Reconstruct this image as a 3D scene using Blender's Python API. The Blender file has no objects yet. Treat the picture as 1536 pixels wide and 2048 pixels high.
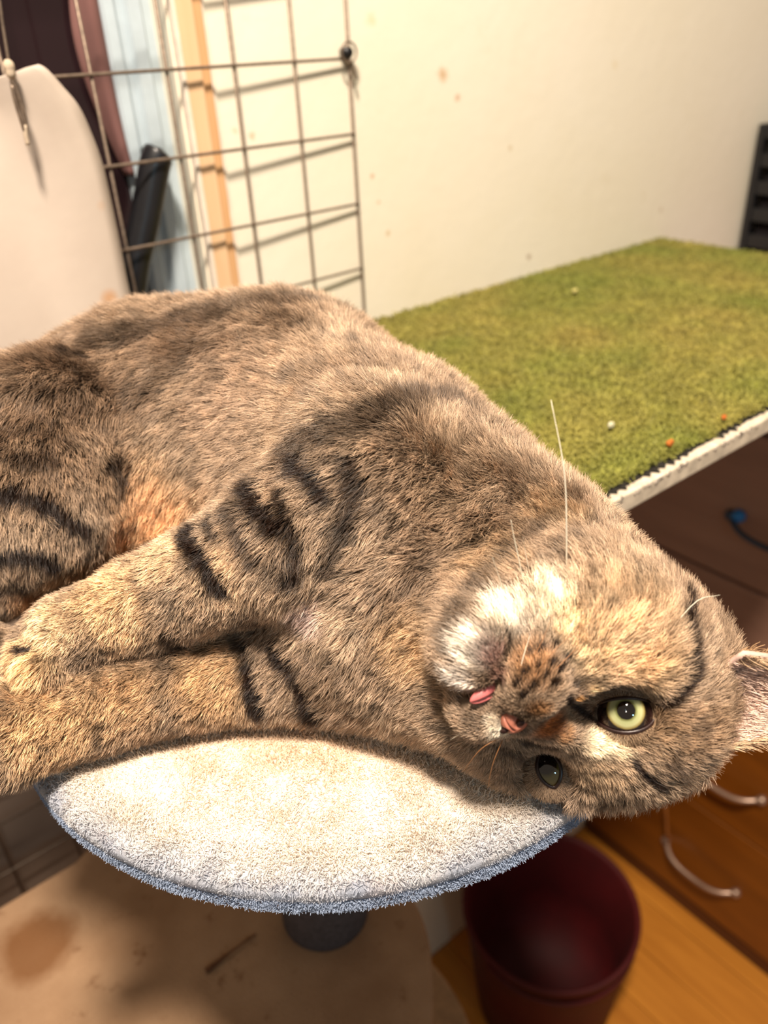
import bpy, bmesh, math, random
import numpy as np
from mathutils import Vector, Matrix
from mathutils.bvhtree import BVHTree
rng = np.random.default_rng(7); random.seed(7)
SC = bpy.context.scene; COL = SC.collection

# ------------------------------------------------------------------ camera
FPX = 1604.; CX, CY = 768., 1024.; H = 1.364; D = .62
def unit(v):
    v = np.array(v, float); return v/np.linalg.norm(v)
_X = unit([3165-CX, -(-50-CY), -FPX]); _Z = unit([920-CX, -(3760-CY), -FPX])
_Z = unit(_Z-_X*np.dot(_X, _Z)); _Z = -_Z if _Z[1] < 0 else _Z
_Y = np.cross(_Z, _X); ROT = np.array([_X, _Y, _Z])     # world = ROT @ camera axes
cam_d = bpy.data.cameras.new('camera'); cam = bpy.data.objects.new('camera', cam_d); COL.objects.link(cam)
cam_d.sensor_fit = 'VERTICAL'; cam_d.sensor_height = 36; cam_d.lens = FPX/2048*36
cam_d.clip_start = .01; cam_d.clip_end = 20
cam.matrix_world = Matrix.Translation((0, 0, H)) @ Matrix(ROT.tolist()).to_4x4()
cam_d.dof.use_dof = True; cam_d.dof.focus_distance = .300; cam_d.dof.aperture_fstop = 8.0
SC.camera = cam
# ------------------------------------------------------------------ world, lights, exposure
SC.view_settings.view_transform = 'Standard'; SC.view_settings.look = 'None'
SC.view_settings.gamma = 1; SC.view_settings.use_curve_mapping = False; SC.view_settings.exposure = 0.0
wd = bpy.data.worlds.new('room'); SC.world = wd; wd.use_nodes = True
wd.node_tree.nodes['Background'].inputs[0].default_value = (1, .80, .62, 1)
wd.node_tree.nodes['Background'].inputs[1].default_value = .28
def area(name, loc, target, size, power, col):
    l = bpy.data.lights.new(name, 'AREA'); l.shape = 'DISK'; l.size = size; l.energy = power; l.color = col
    o = bpy.data.objects.new(name, l); COL.objects.link(o); o.location = loc
    o.rotation_euler = (Vector(target)-Vector(loc)).to_track_quat('-Z', 'Y').to_euler(); return o
area('ceiling_lamp', (-.13, -.12, 2.48), (.25, .35, 1.1), .20, 54, (1, .86, .71))
area('eye_glint_light', (-.25, -1.1, 1.75), (.3, .35, 1.1), .10, 1.6, (.35, .75, 1))  # added cool light that gives the eye its blue glint

# ------------------------------------------------------------------ pixel -> room point helpers
def rays(x, y):
    c = np.array([(np.asarray(x, float)-CX)/FPX, -(np.asarray(y, float)-CY)/FPX, -np.ones_like(np.asarray(x, float))])
    return np.tensordot(ROT, c, 1)
def W(x, y, Y=D): r = rays(x, y); return r*Y/r[1]+[0, 0, H]
def Pz(x, y, z): r = rays(x, y); return r*(z-H)/r[2]+[0, 0, H]
def Fx(x, y, X): r = rays(x, y); return r*X/r[0]+[0, 0, H]
def Pd(x, y, d): return rays(x, y)*d+[0, 0, H]

# ------------------------------------------------------------------ object helpers
def link(name, me, mat=None, parent=None, smooth=True):
    o = bpy.data.objects.new(name, me); COL.objects.link(o)
    if mat: me.materials.append(mat)
    if parent: o.parent = parent
    if smooth and hasattr(me, 'polygons'): me.polygons.foreach_set('use_smooth', [True]*len(me.polygons))
    return o
def tag(o, label=None, cat=None, group=None, kind=None):
    if label: o['label'] = label
    if cat: o['category'] = cat
    if group: o['group'] = group
    if kind: o['kind'] = kind
    return o
def empty(name, loc=(0, 0, 0)):
    o = bpy.data.objects.new(name, None); COL.objects.link(o); o.location = loc; o.empty_display_size = .02; return o
def under(o, p):           # parent while keeping world coordinates baked in the mesh
    o.parent = p; o.matrix_parent_inverse = Matrix.Translation(-p.location) if p.type == 'EMPTY' else Matrix(); return o
def pymesh(name, v, f, mat=None, parent=None, smooth=True):
    me = bpy.data.meshes.new(name); me.from_pydata([tuple(map(float, p)) for p in v], [], [tuple(map(int, q)) for q in f]); me.update()
    o = link(name, me, mat, None, smooth)
    if parent: under(o, parent)
    return o
def bmobj(name, bm, mat=None, parent=None, smooth=True):
    me = bpy.data.meshes.new(name); bmesh.ops.recalc_face_normals(bm, faces=bm.faces[:]); bm.to_mesh(me); bm.free()
    o = link(name, me, mat, None, smooth)
    if parent: under(o, parent)
    return o
def box_bm(bm, a, b, bev=0, seg=2):
    a = np.array(a, float); b = np.array(b, float)
    r = bmesh.ops.create_cube(bm, size=1); vs = r['verts']
    for v in vs: v.co = Vector(a+(np.array(v.co)+.5)*(b-a))
    if bev:
        es = list({e for v in vs for e in v.link_edges})
        bmesh.ops.bevel(bm, geom=es, offset=bev, segments=seg, affect='EDGES', profile=.6)
def box(name, a, b, mat, parent=None, bev=.002, smooth=False, seg=2):
    bm = bmesh.new(); box_bm(bm, a, b, bev, seg); return bmobj(name, bm, mat, parent, smooth)
def tube_geo(P, R, n=8, caps=True):
    P = np.array(P, float); m = len(P); R = np.ones(m)*R if np.isscalar(R) else np.array(R, float)
    T = np.gradient(P, axis=0); T /= np.linalg.norm(T, axis=1)[:, None]+1e-12
    a = np.array([0, 0, 1.]) if abs(T[0][2]) < .9 else np.array([1., 0, 0]); V = []; F = []
    for i in range(m):
        u = a-T[i]*np.dot(a, T[i]); u /= np.linalg.norm(u); w = np.cross(T[i], u); a = u
        for k in range(n):
            t = 2*math.pi*k/n; V.append(P[i]+R[i]*(u*math.cos(t)+w*math.sin(t)))
    for i in range(m-1):
        for k in range(n): F.append((i*n+k, i*n+(k+1) % n, (i+1)*n+(k+1) % n, (i+1)*n+k))
    if caps: F.append(tuple(range(n))[::-1]); F.append(tuple(range((m-1)*n, m*n)))
    return V, F
def tube(name, P, R, mat, parent=None, n=8): V, F = tube_geo(P, R, n); return pymesh(name, V, F, mat, parent)
def spline(P, n=24):        # Catmull-Rom through points
    P = np.array(P, float); Q = np.vstack([2*P[0]-P[1], P, 2*P[-1]-P[-2]]); out = []
    seg = len(P)-1
    for t in np.linspace(0, seg-1e-6, n):
        i = int(t); u = t-i; a, b, c, d = Q[i:i+4]
        out.append(.5*(2*b+(c-a)*u+(2*a-5*b+4*c-d)*u*u+(3*b-a-3*c+d)*u**3))
    return np.array(out)
def lathe(name, prof, c, mat, parent=None, n=48, cap=True):
    V = []; F = []
    for r, z in prof:
        for k in range(n): t = 2*math.pi*k/n; V.append((c[0]+r*math.cos(t), c[1]+r*math.sin(t), z))
    for i in range(len(prof)-1):
        for k in range(n): F.append((i*n+k, i*n+(k+1) % n, (i+1)*n+(k+1) % n, (i+1)*n+k))
    if cap: F.append(tuple(range(n))[::-1]); F.append(tuple(range((len(prof)-1)*n, len(prof)*n)))
    return pymesh(name, V, F, mat, parent)

# ------------------------------------------------------------------ materials
def srgb(r, g, b):
    c = np.array([r, g, b])/255.; return tuple(np.where(c <= .04045, c/12.92, ((c+.055)/1.055)**2.4))+(1.,)
class M:
    def __init__(s, name, col=(1, 1, 1, 1), rough=.6, spec=.4, metal=0, coat=0):
        s.m = bpy.data.materials.new(name); s.m.use_nodes = True; s.t = s.m.node_tree; s.n = s.t.nodes
        s.p = s.n['Principled BSDF']; s.set('Base Color', col); s.set('Roughness', rough); s.set('Specular IOR Level', spec)
        s.set('Metallic', metal); s.set('Coat Weight', coat)
    def set(s, k, v): s.p.inputs[k].default_value = v
    def node(s, typ, **kw):
        n = s.n.new(typ)
        for k, v in kw.items():
            if k in n.inputs.keys(): n.inputs[k].default_value = v
            else: setattr(n, k, v)
        return n
    def ln(s, a, b): s.t.links.new(a, b)
    def coord(s, scale=(1, 1, 1), loc=(0, 0, 0), rot=(0, 0, 0)):
        g = s.node('ShaderNodeNewGeometry'); mp = s.node('ShaderNodeMapping'); s.ln(g.outputs['Position'], mp.inputs[0])
        mp.inputs['Scale'].default_value = scale; mp.inputs['Location'].default_value = loc; mp.inputs['Rotation'].default_value = rot
        return mp.outputs[0]
    def noise(s, scale, detail=4, rough=.6, co=None, dist=0):
        n = s.node('ShaderNodeTexNoise'); n.inputs['Scale'].default_value = scale; n.inputs['Detail'].default_value = detail
        n.inputs['Roughness'].default_value = rough; n.inputs['Distortion'].default_value = dist
        s.ln(co or s.coord(), n.inputs['Vector']); return n.outputs['Fac']
    def ramp(s, fac, stops, interp='LINEAR'):
        r = s.node('ShaderNodeValToRGB'); e = r.color_ramp.elements; r.color_ramp.interpolation = interp
        while len(e) < len(stops): e.new(.5)
        for i, (p, c) in enumerate(stops): e[i].position = p; e[i].color = c
        s.ln(fac, r.inputs[0]); return r.outputs[0]
    def mixc(s, fac, a, b, mode='MIX'):
        n = s.node('ShaderNodeMix', data_type='RGBA', blend_type=mode)
        for sock, v in ((n.inputs[0], fac), (n.inputs[6], a), (n.inputs[7], b)):
            if hasattr(v, 'links') or isinstance(v, bpy.types.NodeSocket): s.ln(v, sock)
            else: sock.default_value = v
        return n.outputs[2]
    def rng(s, fac, a, b, c=0, d=1):
        n = s.node('ShaderNodeMapRange'); n.clamp = True; s.ln(fac, n.inputs[0])
        for i, v in enumerate((a, b, c, d)): n.inputs[1+i].default_value = v
        return n.outputs[0]
    def col(s, sock): s.ln(sock, s.p.inputs['Base Color'])
    def bump(s, h, strength=.3, dist=.001):
        b = s.node('ShaderNodeBump'); b.inputs['Strength'].default_value = strength; b.inputs['Distance'].default_value = dist
        s.ln(h, b.inputs['Height']); s.ln(b.outputs[0], s.p.inputs['Normal'])

def wall_mat():
    m = M('cream_wall_paint', rough=.42, spec=.35)
    base = m.ramp(m.noise(3.2, 5), [(.3, srgb(238, 229, 206)), (.7, srgb(243, 236, 219))])
    big = m.noise(22, 6, .7)
    c = m.mixc(m.rng(big, .63, .8, 0, .25), base, srgb(214, 198, 160))
    co = m.coord()
    for (px, py, r, colr, st) in [(886, 150, .0065, (196, 150, 96), .75), (915, 195, .004, (190, 130, 80), .6), (745, 352, .0028, (190, 140, 90), .7),
                                  (757, 405, .0022, (190, 150, 100), .6), (776, 466, .0032, (196, 160, 100), .6), (1058, 514, .004, (150, 118, 90), .7),
                                  (1020, 296, .0035, (205, 180, 140), .6), (505, 272, .0035, (200, 150, 90), .6), (742, 40, .006, (225, 205, 150), .5),
                                  (1230, 130, .006, (225, 208, 170), .4), (470, 262, .003, (230, 190, 150), .6), (1322, 420, .004, (180, 150, 110), .4)]:
        p = W(px, py)
        v = m.node('ShaderNodeVectorMath', operation='DISTANCE'); m.ln(co, v.inputs[0]); v.inputs[1].default_value = (p[0], D, p[2])
        nz = m.noise(260, 3); ad = m.node('ShaderNodeMath', operation='MULTIPLY_ADD'); m.ln(nz, ad.inputs[0]); ad.inputs[1].default_value = r*1.6; m.ln(v.outputs['Value'], ad.inputs[2])
        c = m.mixc(m.rng(ad.outputs[0], r*1.0, r*2.0, st, 0), c, srgb(*colr))
    m.col(c); m.bump(m.noise(60, 5), .25, .0015); return m.m
def wood_mat(name, a, b, sc=(3, 40, 40), rough=.4, coat=.3, bump=.1):
    m = M(name, rough=rough, coat=coat); m.set('Coat Roughness', .25)
    n = m.noise(1, 6, .65, m.coord(scale=sc), .6); m.col(m.ramp(n, [(.3, srgb(*a)), (.7, srgb(*b))])); m.bump(n, bump, .001); return m.m
def plain(name, c, rough=.6, var=.12, sc=40, metal=0, coat=0, spec=.4, bump=.1):
    m = M(name, rough=rough, metal=metal, coat=coat, spec=spec); c = np.array(c, float)
    n = m.noise(sc, 5); m.col(m.ramp(n, [(.3, srgb(*(c*(1-var)))), (.7, srgb(*np.minimum(c*(1+var), 255)))]))
    if bump: m.bump(n, bump, .001)
    return m.m
MW = wall_mat()
M_metal = plain('dull_wire_metal', (128, 112, 98), .45, .15, 300, metal=.55)
M_black = plain('black_plastic', (24, 24, 27), .35, .1, 30, coat=.2)
M_dark = plain('night_dark', (14, 5, 8), .9, .1, 10)
M_white = plain('white_paint', (236, 222, 205), .5, .05, 60)
M_frame = plain('pale_blue_grey_aluminium', (180, 194, 202), .38, .05, 25, spec=.5)
M_trim = wood_mat('orange_wood_trim', (224, 186, 144), (234, 198, 158), (60, 60, 6), .5, .15)
M_trim2 = wood_mat('darker_orange_wood', (206, 160, 114), (220, 174, 126), (60, 60, 6), .5, .15)
M_drawer = wood_mat('brown_drawer_wood', (108, 58, 10), (132, 74, 16), (40, 4, 30), .42, .25)
M_carc = wood_mat('dark_carcass_wood', (70, 34, 14), (86, 44, 18), (40, 4, 30), .5, .1)
M_floor = wood_mat('honey_floor_wood', (172, 106, 30), (206, 136, 48), (40, 3, 40), .45, .2)
M_handle = plain('brushed_handle', (176, 150, 132), .35, .05, 60, metal=.7)

# ------------------------------------------------------------------ the room
def S(o): o['kind'] = 'structure'; return o
XR, ZT = 1.75, 2.5; wx0, wx1, wz0, wz1 = -.62, .262, 1.04, 2.1
bm = bmesh.new()
for a, b in [((.32, D, 0), (XR, D+.1, ZT)), ((.302, D, 0), (.32, D+.1, wz0)), ((-1.2, D, wz0), (wx0, D+.1, ZT)), ((wx0, D, wz1), (.32, D+.1, ZT)), ((.30, D, wz0), (.32, D+.1, wz1))]:
    box_bm(bm, a, b)
S(bmobj('wall_back', bm, MW, smooth=False))
S(box('wall_left', (-1.2, D-.001, 0), (.302, D+.1, wz0-.0205), plain('shaded_wall_tone', (148, 130, 116), .6, .06, 20), bev=0))  # wall below the window, its shade put into a darker taupe
fl = S(box('floor', (-1.2, -1.0, -.04), (XR, D+.1, -.010), M_carc, bev=0))
base_plank = None
pw = .082
ys = [-1.0, -.2, .36, D]
for i in range(24):          # planks run along the chest of drawers
    x0 = -.10+i*pw*1.0
    if x0 > 1.0: break
    off = random.uniform(-.12, .12)
    cuts = [-.35, .12+off, D]
    for a, b in zip(cuts[:-1], cuts[1:]):
        o = box('plank', (x0+.0009, a+.0009, -.010), (x0+pw-.0009, b-.0009, random.uniform(-.0006, .0004)), M_floor, bev=.0009, seg=1); under(o, fl)
# window (dark at night) with pale metal frame
win = S(empty('window_1', (0, D, wz0)))
box('night_backing', (wx0, D+.060, wz0), (.30, D+.070, wz1), M_dark, win, 0)
mg = M('dark_window_glass', (.02, .01, .012, 1), .08, .5); box('pane', (wx0, D+.032, wz0), (wx1+.01, D+.036, wz1), mg.m, win, 0)
def extr(name, prof, z0, z1, mat, par, bend=None):     # vertical profile strip, prof = (x,y) list
    n = len(prof); V = [(x, y, z) for z in (z0, z1) for x, y in prof]
    F = [(i, (i+1) % n, n+(i+1) % n, n+i) for i in range(n)]+[tuple(range(n))[::-1], tuple(range(n, 2*n))]
    bm = bmesh.new(); vs = [bm.verts.new(v) for v in V]
    for q in F: bm.faces.new([vs[k] for k in q])
    return bmobj(name, bm, mat, par, False)
extr('jamb', [(.2615, D+.04), (.2615, D+.026), (.264, D+.022), (.271, D+.021), (.274, D+.024), (.278, D+.024), (.281, D+.019), (.290, D+.018), (.293, D+.023), (.302, D+.023), (.303, D+.06)], wz0, wz1, M_frame, win)
box('sill', (wx0, D-.02, wz0-.02), (.302, D+.08, wz0), M_frame, win, .003)
box('head_rail', (wx0, D-.008, wz1), (.302, D+.08, wz1+.04), M_frame, win, .003)
tr = S(empty('trim_1', (.31, D, wz0)))
# wooden strip with ragged white paint edges
def ragged(name, x0, x1, y0, y1, mat, amp, seedv):
    r = np.random.default_rng(seedv); zs = np.linspace(wz0-.02, 1.9, 160); V = []; F = []
    def wob():
        w = np.cumsum(r.normal(0, 1, len(zs))); w = w-np.linspace(w[0], w[-1], len(zs)); return w/np.abs(w).max()*amp
    a, b = x0+wob(), x1+wob()
    for z, p, q in zip(zs, a, b): V += [(p, y1, z), (p, y0, z), (q, y0, z), (q, y1, z)]
    for i in range(len(zs)-1):
        for k in range(4): F.append((4*i+k, 4*i+(k+1) % 4, 4*i+4+(k+1) % 4, 4*i+4+k))
    return pymesh(name, V, F, mat, tr, False)
ragged('paint_edge', .3015, .3045, D-.0075, D+.01, M_white, .0006, 3)
ragged('wood_strip', .304, .3185, D-.0065, D+.01, M_trim, .0003, 4)
ragged('wood_bead', .3185, .3265, D-.0042, D+.01, M_trim2, .0003, 5)
ragged('paint_edge', .3262, .3290, D-.0022, D+.01, M_white, .0011, 6)

# dusky pink strip standing in for a vague reflection in the dark window
M_pink = plain('dusky_pink_reflection', (120, 84, 80), .8, .08, 12)
pts = [(.290, 1.75, .03), (.2, 1.60, .03), (.2015, 1.44, .03)]
V = []; F = []; rows = 40
edge = [(W(140, -60, D+.022), ), (W(150, 60, D+.022), ), (W(176, 160, D+.022), ), (W(212, 250, D+.022), ), (W(258, 350, D+.022), )]
E_ = spline([e[0] for e in edge], rows)
for i in range(rows):
    e = E_[i]; x1 = .2622
    for k in range(9):
        u = k/8; V.append((e[0]*(1-u)+x1*u, D+.027+.0015*math.sin(u*7+i*.02)-(.006*math.sin(math.pi*u)), e[2]))
for i in range(rows-1):
    for k in range(8): F.append((9*i+k, 9*i+k+1, 9*i+10+k, 9*i+9+k))
cu = pymesh('pane_reflection', V, F, M_pink); cu.modifiers.new('s', 'SOLIDIFY').thickness = .002
tag(cu, 'dusky pink strip standing in for a reflection in the dark window behind the wire grid', 'pane_reflection')

# black padded bar handle
def Wy(px, py, y): return W(px, py, y)
hp = spline([Wy(322, 300, D-.001), Wy(310, 330, D-.001), Wy(290, 440, D-.001), Wy(268, 545, D-.001), Wy(262, 640, D-.001)], 30)
rr = np.full(30, .0115); rr[0] = .003; rr[1] = .0085; rr[2] = .0105
hb = empty('bar_handle', tuple(hp[-1])); tube('grip', hp, rr, M_black, hb, 20)
tube('bracket', [hp[3], hp[3]+[0.0, .022, 0]], .005, M_black, hb, 10); tube('bracket', [hp[26], hp[26]+[0.012, .03, 0]], .005, M_black, hb, 10)
tag(hb, 'thick black tubular bar handle on the pale window frame behind the wire grid', 'handle')

# ------------------------------------------------------------------ wire grid panel
g = empty('wire_grid_panel', (.458, D-.004, .3))
def gy(x): return D-.0026-min(.016, max(0, .458-x)*.06)
sp = .0567
for k in range(15):
    x = .4575-sp*k; y = gy(x); tube('wire', [(x, y, .30), (x, y, 1.80)], .0013 if k else .0015, M_metal, g, 8)
for k in range(-7, 19):
    z = H-.0105-.0573*k
    if z < .3: break
    V = [(x, gy(x)-.0020, z+(.4575-x)*.004) for x in (.4575, .43, .40, .37, .34, .31, .28, .26, .2375, 0, -.34)]; tube('wire', V, .0012, M_metal, g, 8)
tag(g, 'square wire mesh grid panel fixed to the cream wall and crossing the dark window', 'wire grid')
hk = empty('wall_hook', (.456, D, 1.358)); c = W(690, 105, D-.004)
lathe_r = bmesh.new(); bmesh.ops.create_cone(lathe_r, segments=24, radius1=.0045, radius2=.0040, depth=.008, cap_ends=True, matrix=Matrix.Translation(Vector((c[0], D-.006, c[2]))) @ Matrix.Rotation(math.pi/2, 4, 'X'))
bmobj('screw_head', lathe_r, M_black, hk)
t = np.linspace(0, 2*math.pi, 25); tube('ring', np.c_[c[0]-.001+.0075*np.cos(t), np.full(25, D-.011), c[2]+.0075*np.sin(t)], .0009, M_metal, hk, 6)
tube('hook_tail', spline([(c[0]+.001, D-.008, c[2]-.004), (c[0]+.004, D-.010, c[2]-.012), (c[0]+.006, D-.009, c[2]-.020)], 8), .0012, M_metal, hk, 6)
tag(hk, 'small dark screw hook with ring holding the grid corner on the wall', 'hook')

# ------------------------------------------------------------------ white cloth and its cord
mc = M('stained_white_cloth', rough=.8)
cc = m0 = mc.ramp(mc.noise(9, 4), [(.3, srgb(202, 186, 172)), (.7, srgb(214, 200, 186))])
cc = mc.mixc(mc.rng(mc.noise(26, 4, .6), .70, .80, 0, .4), cc, srgb(205, 160, 112))
for px, py, r_, st_ in ((214, 594, .006, .7), (196, 410, .004, .35), (205, 640, .004, .4)):
    v = mc.node('ShaderNodeVectorMath', operation='DISTANCE'); mc.ln(mc.coord(), v.inputs[0]); v.inputs[1].default_value = tuple(W(px, py, .558)); cc = mc.mixc(mc.rng(v.outputs['Value'], r_*.7, r_*1.4, st_, 0), cc, srgb(206, 150, 96))
mc.col(cc); mc.bump(mc.noise(70, 3), .15, .001)
YC = .560
right = spline([W(62, 132, YC), W(85, 142, YC), W(118, 172, YC), W(150, 208, YC), W(176, 262, YC), W(202, 335, YC), W(228, 450, YC), W(250, 560, YC), W(268, 645, YC), W(282, 760, YC), W(285, 900, YC)], 60)
V = []; F = []; NU = 50
for i, e in enumerate(right):
    for k in range(NU):
        u = k/(NU-1); x = -.22+(e[0]+.22)*u
        dz = abs(x-.168); pinch = math.exp(-(dz/.02)**2)*math.exp(-(1.365-e[2])/.05)
        top = 0 if i else 0
        z = e[2]-.006*(1-math.exp(-((x-right[0][0])/.02)**2))*math.exp(-(right[0][2]-e[2])/.02)
        y = YC-.010*pinch+.003*math.sin(x*60+e[2]*14)*math.exp(-(1.37-e[2])/.2)-.004*math.sin(math.pi*min(1, (1-u)*8))
        V.append((x, y, z))
for i in range(59):
    for k in range(NU-1): F.append((NU*i+k, NU*i+k+1, NU*i+NU+k+1, NU*i+NU+k))
cl = pymesh('cloth', V, F, mc.m); cl.modifiers.new('s', 'SOLIDIFY').thickness = .002; 
tag(cl, 'stained off-white cloth sheet hanging over the wire grid at the left', 'cloth')
M_cord = plain('pale_cord', (190, 172, 150), .6, .1, 200)
cd = empty('hanging_cord', tuple(W(20, 130, .54)))
yc = .538
tube('cord', spline([W(-6, -40, yc), W(4, 40, yc), W(18, 128, yc)], 12), .0009, M_metal, cd, 6)
tube('knot', spline([W(14, 118, yc), W(20, 140, yc), W(24, 160, yc)], 8), [.0012, .0028, .0032, .003, .0026, .003, .002, .001], M_cord, cd, 8)
tube('clip', spline([W(22, 155, yc), W(34, 185, yc), W(44, 212, yc), W(52, 245, yc), W(50, 262, yc), W(42, 240, yc), W(30, 200, yc), W(24, 170, yc)], 26), .0011, M_metal, cd, 6)
tube('tail', spline([W(50, 250, yc), W(52, 270, yc), W(56, 290, yc)], 8), .0013, M_cord, cd, 6)
tag(cd, 'thin cord with knot and metal clip pinning the white cloth corner', 'cord')

# ------------------------------------------------------------------ hair curve helper
def strands(name, P, RAD, COLR, mat, parent=None):
    """P (n,k,3) points, RAD (n,k), COLR (n,3) linear colour per strand"""
    n, k, _ = P.shape; hc = bpy.data.hair_curves.new(name); hc.add_curves([k]*n)
    hc.points.foreach_set('position', P.astype(np.float32).ravel())
    at = hc.attributes.get('radius') or hc.attributes.new('radius', 'FLOAT', 'POINT'); at.data.foreach_set('value', RAD.astype(np.float32).ravel())
    ca = hc.attributes.new('strand_colour', 'FLOAT_COLOR', 'CURVE')
    ca.data.foreach_set('color', np.c_[COLR, np.ones(n)].astype(np.float32).ravel())
    hc.materials.append(mat); o = bpy.data.objects.new(name, hc); COL.objects.link(o)
    if parent: under(o, parent)
    return o
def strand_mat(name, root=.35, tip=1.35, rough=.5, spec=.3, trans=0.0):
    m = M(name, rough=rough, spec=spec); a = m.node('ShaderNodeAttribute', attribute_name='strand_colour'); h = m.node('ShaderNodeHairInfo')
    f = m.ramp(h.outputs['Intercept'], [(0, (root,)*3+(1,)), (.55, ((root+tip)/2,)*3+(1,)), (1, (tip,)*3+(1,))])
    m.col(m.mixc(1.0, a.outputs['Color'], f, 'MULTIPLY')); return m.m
def fnoise(P, sc, seed=0, octv=3):     # cheap smooth value noise for colouring
    P = np.asarray(P)*sc+seed*17.3; out = np.zeros(len(P)); amp = 1; tot = 0
    for o in range(octv):
        i = np.floor(P).astype(np.int64); f = P-i; f = f*f*(3-2*f); v = 0
        for dx in (0, 1):
            for dy in (0, 1):
                for dz in (0, 1):
                    h = (i[:, 0]+dx)*374761393+(i[:, 1]+dy)*668265263+(i[:, 2]+dz)*2147483647+seed*974711
                    h = (h ^ (h >> 13))*1274126177 & 0x7fffffff; h = ((h ^ (h >> 16)) & 0xffff)/65535.
                    w = (f[:, 0] if dx else 1-f[:, 0])*(f[:, 1] if dy else 1-f[:, 1])*(f[:, 2] if dz else 1-f[:, 2]); v = v+h*w
        out += amp*v; tot += amp; amp *= .5; P = P*2.03+5.1
    return out/tot
def lin(r, g, b): return np.array(srgb(r, g, b)[:3])

# ------------------------------------------------------------------ turf shelf
ZS = H-.382*D; tx0, tx1, ty0, ty1 = .355, .941, .253, D-.001
sh = empty('wall_shelf', (.6, .6, ZS-.02))
M_board = plain('chipped_white_board', (214, 200, 178), .6, .12, 90, bump=.4)
box('board', (tx0-.004, ty0-.010, ZS-.0165), (tx1+.002, D, ZS-.0035), M_board, sh, .0012)
for bx in (.46, .84):
    box('bracket', (bx, D-.20, ZS-.024), (bx+.022, D, ZS-.0165), M_white, sh, .001); box('bracket', (bx, D-.010, ZS-.15), (bx+.022, D, ZS-.0165), M_white, sh, .001)
tag(sh, 'thin white painted shelf board fixed to the wall under green turf', 'shelf')
tf = empty('turf_mat', (.6, .45, ZS-.003)); M_tb = plain('black_turf_backing', (34, 30, 26), .8, .2, 200)
# backing with ragged front edge
nx = 220; V = []; F = []
for i in range(nx):
    x = tx0+(tx1-tx0)*i/(nx-1); yf = ty0-.003-(.0055*random.random() if i % 3 == 0 else .001*random.random())
    V += [(x, yf, ZS-.0032), (x, yf, ZS-.0018), (x, ty1, ZS-.0010), (x, ty1, ZS-.0032)]
for i in range(nx-1):
    for k in range(4): F.append((4*i+k, 4*i+(k+1) % 4, 4*i+4+(k+1) % 4, 4*i+4+k))
F += [(0, 1, 2, 3), tuple(range(4*nx-4, 4*nx))[::-1]]
pymesh('backing', V, F, M_tb, tf, False)
n = 120000; x = rng.uniform(tx0, tx1, n); y = ty0+(ty1-ty0)*rng.random(n)**1.25; R0 = np.c_[x, y, np.full(n, ZS-.002)]
az = rng.uniform(0, 2*math.pi, n); tl = rng.uniform(.3, 1.2, n); L = rng.uniform(.005, .009, n)
d = np.c_[np.cos(az)*np.sin(tl), np.sin(az)*np.sin(tl), np.cos(tl)]
P = R0[:, None]+d[:, None]*L[:, None, None]*np.array([0, .4, .75, 1.])[None, :, None]; P[:, 3, 2] -= L*.18; P[:, 2, :2] += rng.normal(0, .0005, (n, 2))
P[:, :, 1] = np.minimum(P[:, :, 1], D-.0005); P[:, :, 2] = np.maximum(P[:, :, 2], ZS-.002)
ft = fnoise(R0, 16, 3)[:, None]; f2 = fnoise(R0, 120, 5)[:, None]; j = rng.random((n, 1))
C = lin(112, 122, 50)*(1-ft)+lin(152, 136, 70)*ft; C = C*(.45+1.1*f2)*(.7+.6*j)
strands('turf_pile', P, np.array([.00055, .0005, .00042, .0002])[None]*np.ones((n, 1)), C, strand_mat('turf_blades', .45, 1.35), tf)['kind'] = 'stuff'
tag(tf, 'green artificial turf mat covering the white wall shelf', 'turf mat')
# fallen staples / white nicks along the shelf front edge: part of the board
bm = bmesh.new()
for i in range(60):
    x = random.uniform(tx0, .62); box_bm(bm, (x, ty0-.0108, ZS-.0045-random.random()*.002), (x+random.uniform(.001, .004), ty0-.0092-.0, ZS-.0028), .0003, 1)
bmobj('chipped_edge', bm, M_white, sh, False)
def crumb(px, py, r, colr, label):
    p = Pz(px, py, ZS+.007); bm = bmesh.new(); bmesh.ops.create_icosphere(bm, subdivisions=2, radius=r, matrix=Matrix.Translation(p))
    for v in bm.verts: v.co += Vector(rng.normal(0, r*.16, 3))
    for v in bm.verts: v.co.x = p[0]+(v.co.x-p[0])*1.4
    tag(bmobj('crumb', bm, plain('crumb_'+str(px), colr, .7, .1, 200)), label, 'crumb')
crumb(1222, 850, .0020, (225, 222, 190), 'white crumb on the turf near its front corner')
crumb(1340, 886, .0022, (186, 104, 36), 'orange crumb on the turf beside the board edge')
crumb(1150, 583, .0026, (190, 180, 110), 'pale crumb on the far part of the turf')
crumb(1448, 834, .0016, (176, 92, 30), 'tiny orange crumb on the turf at the right edge')

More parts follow.
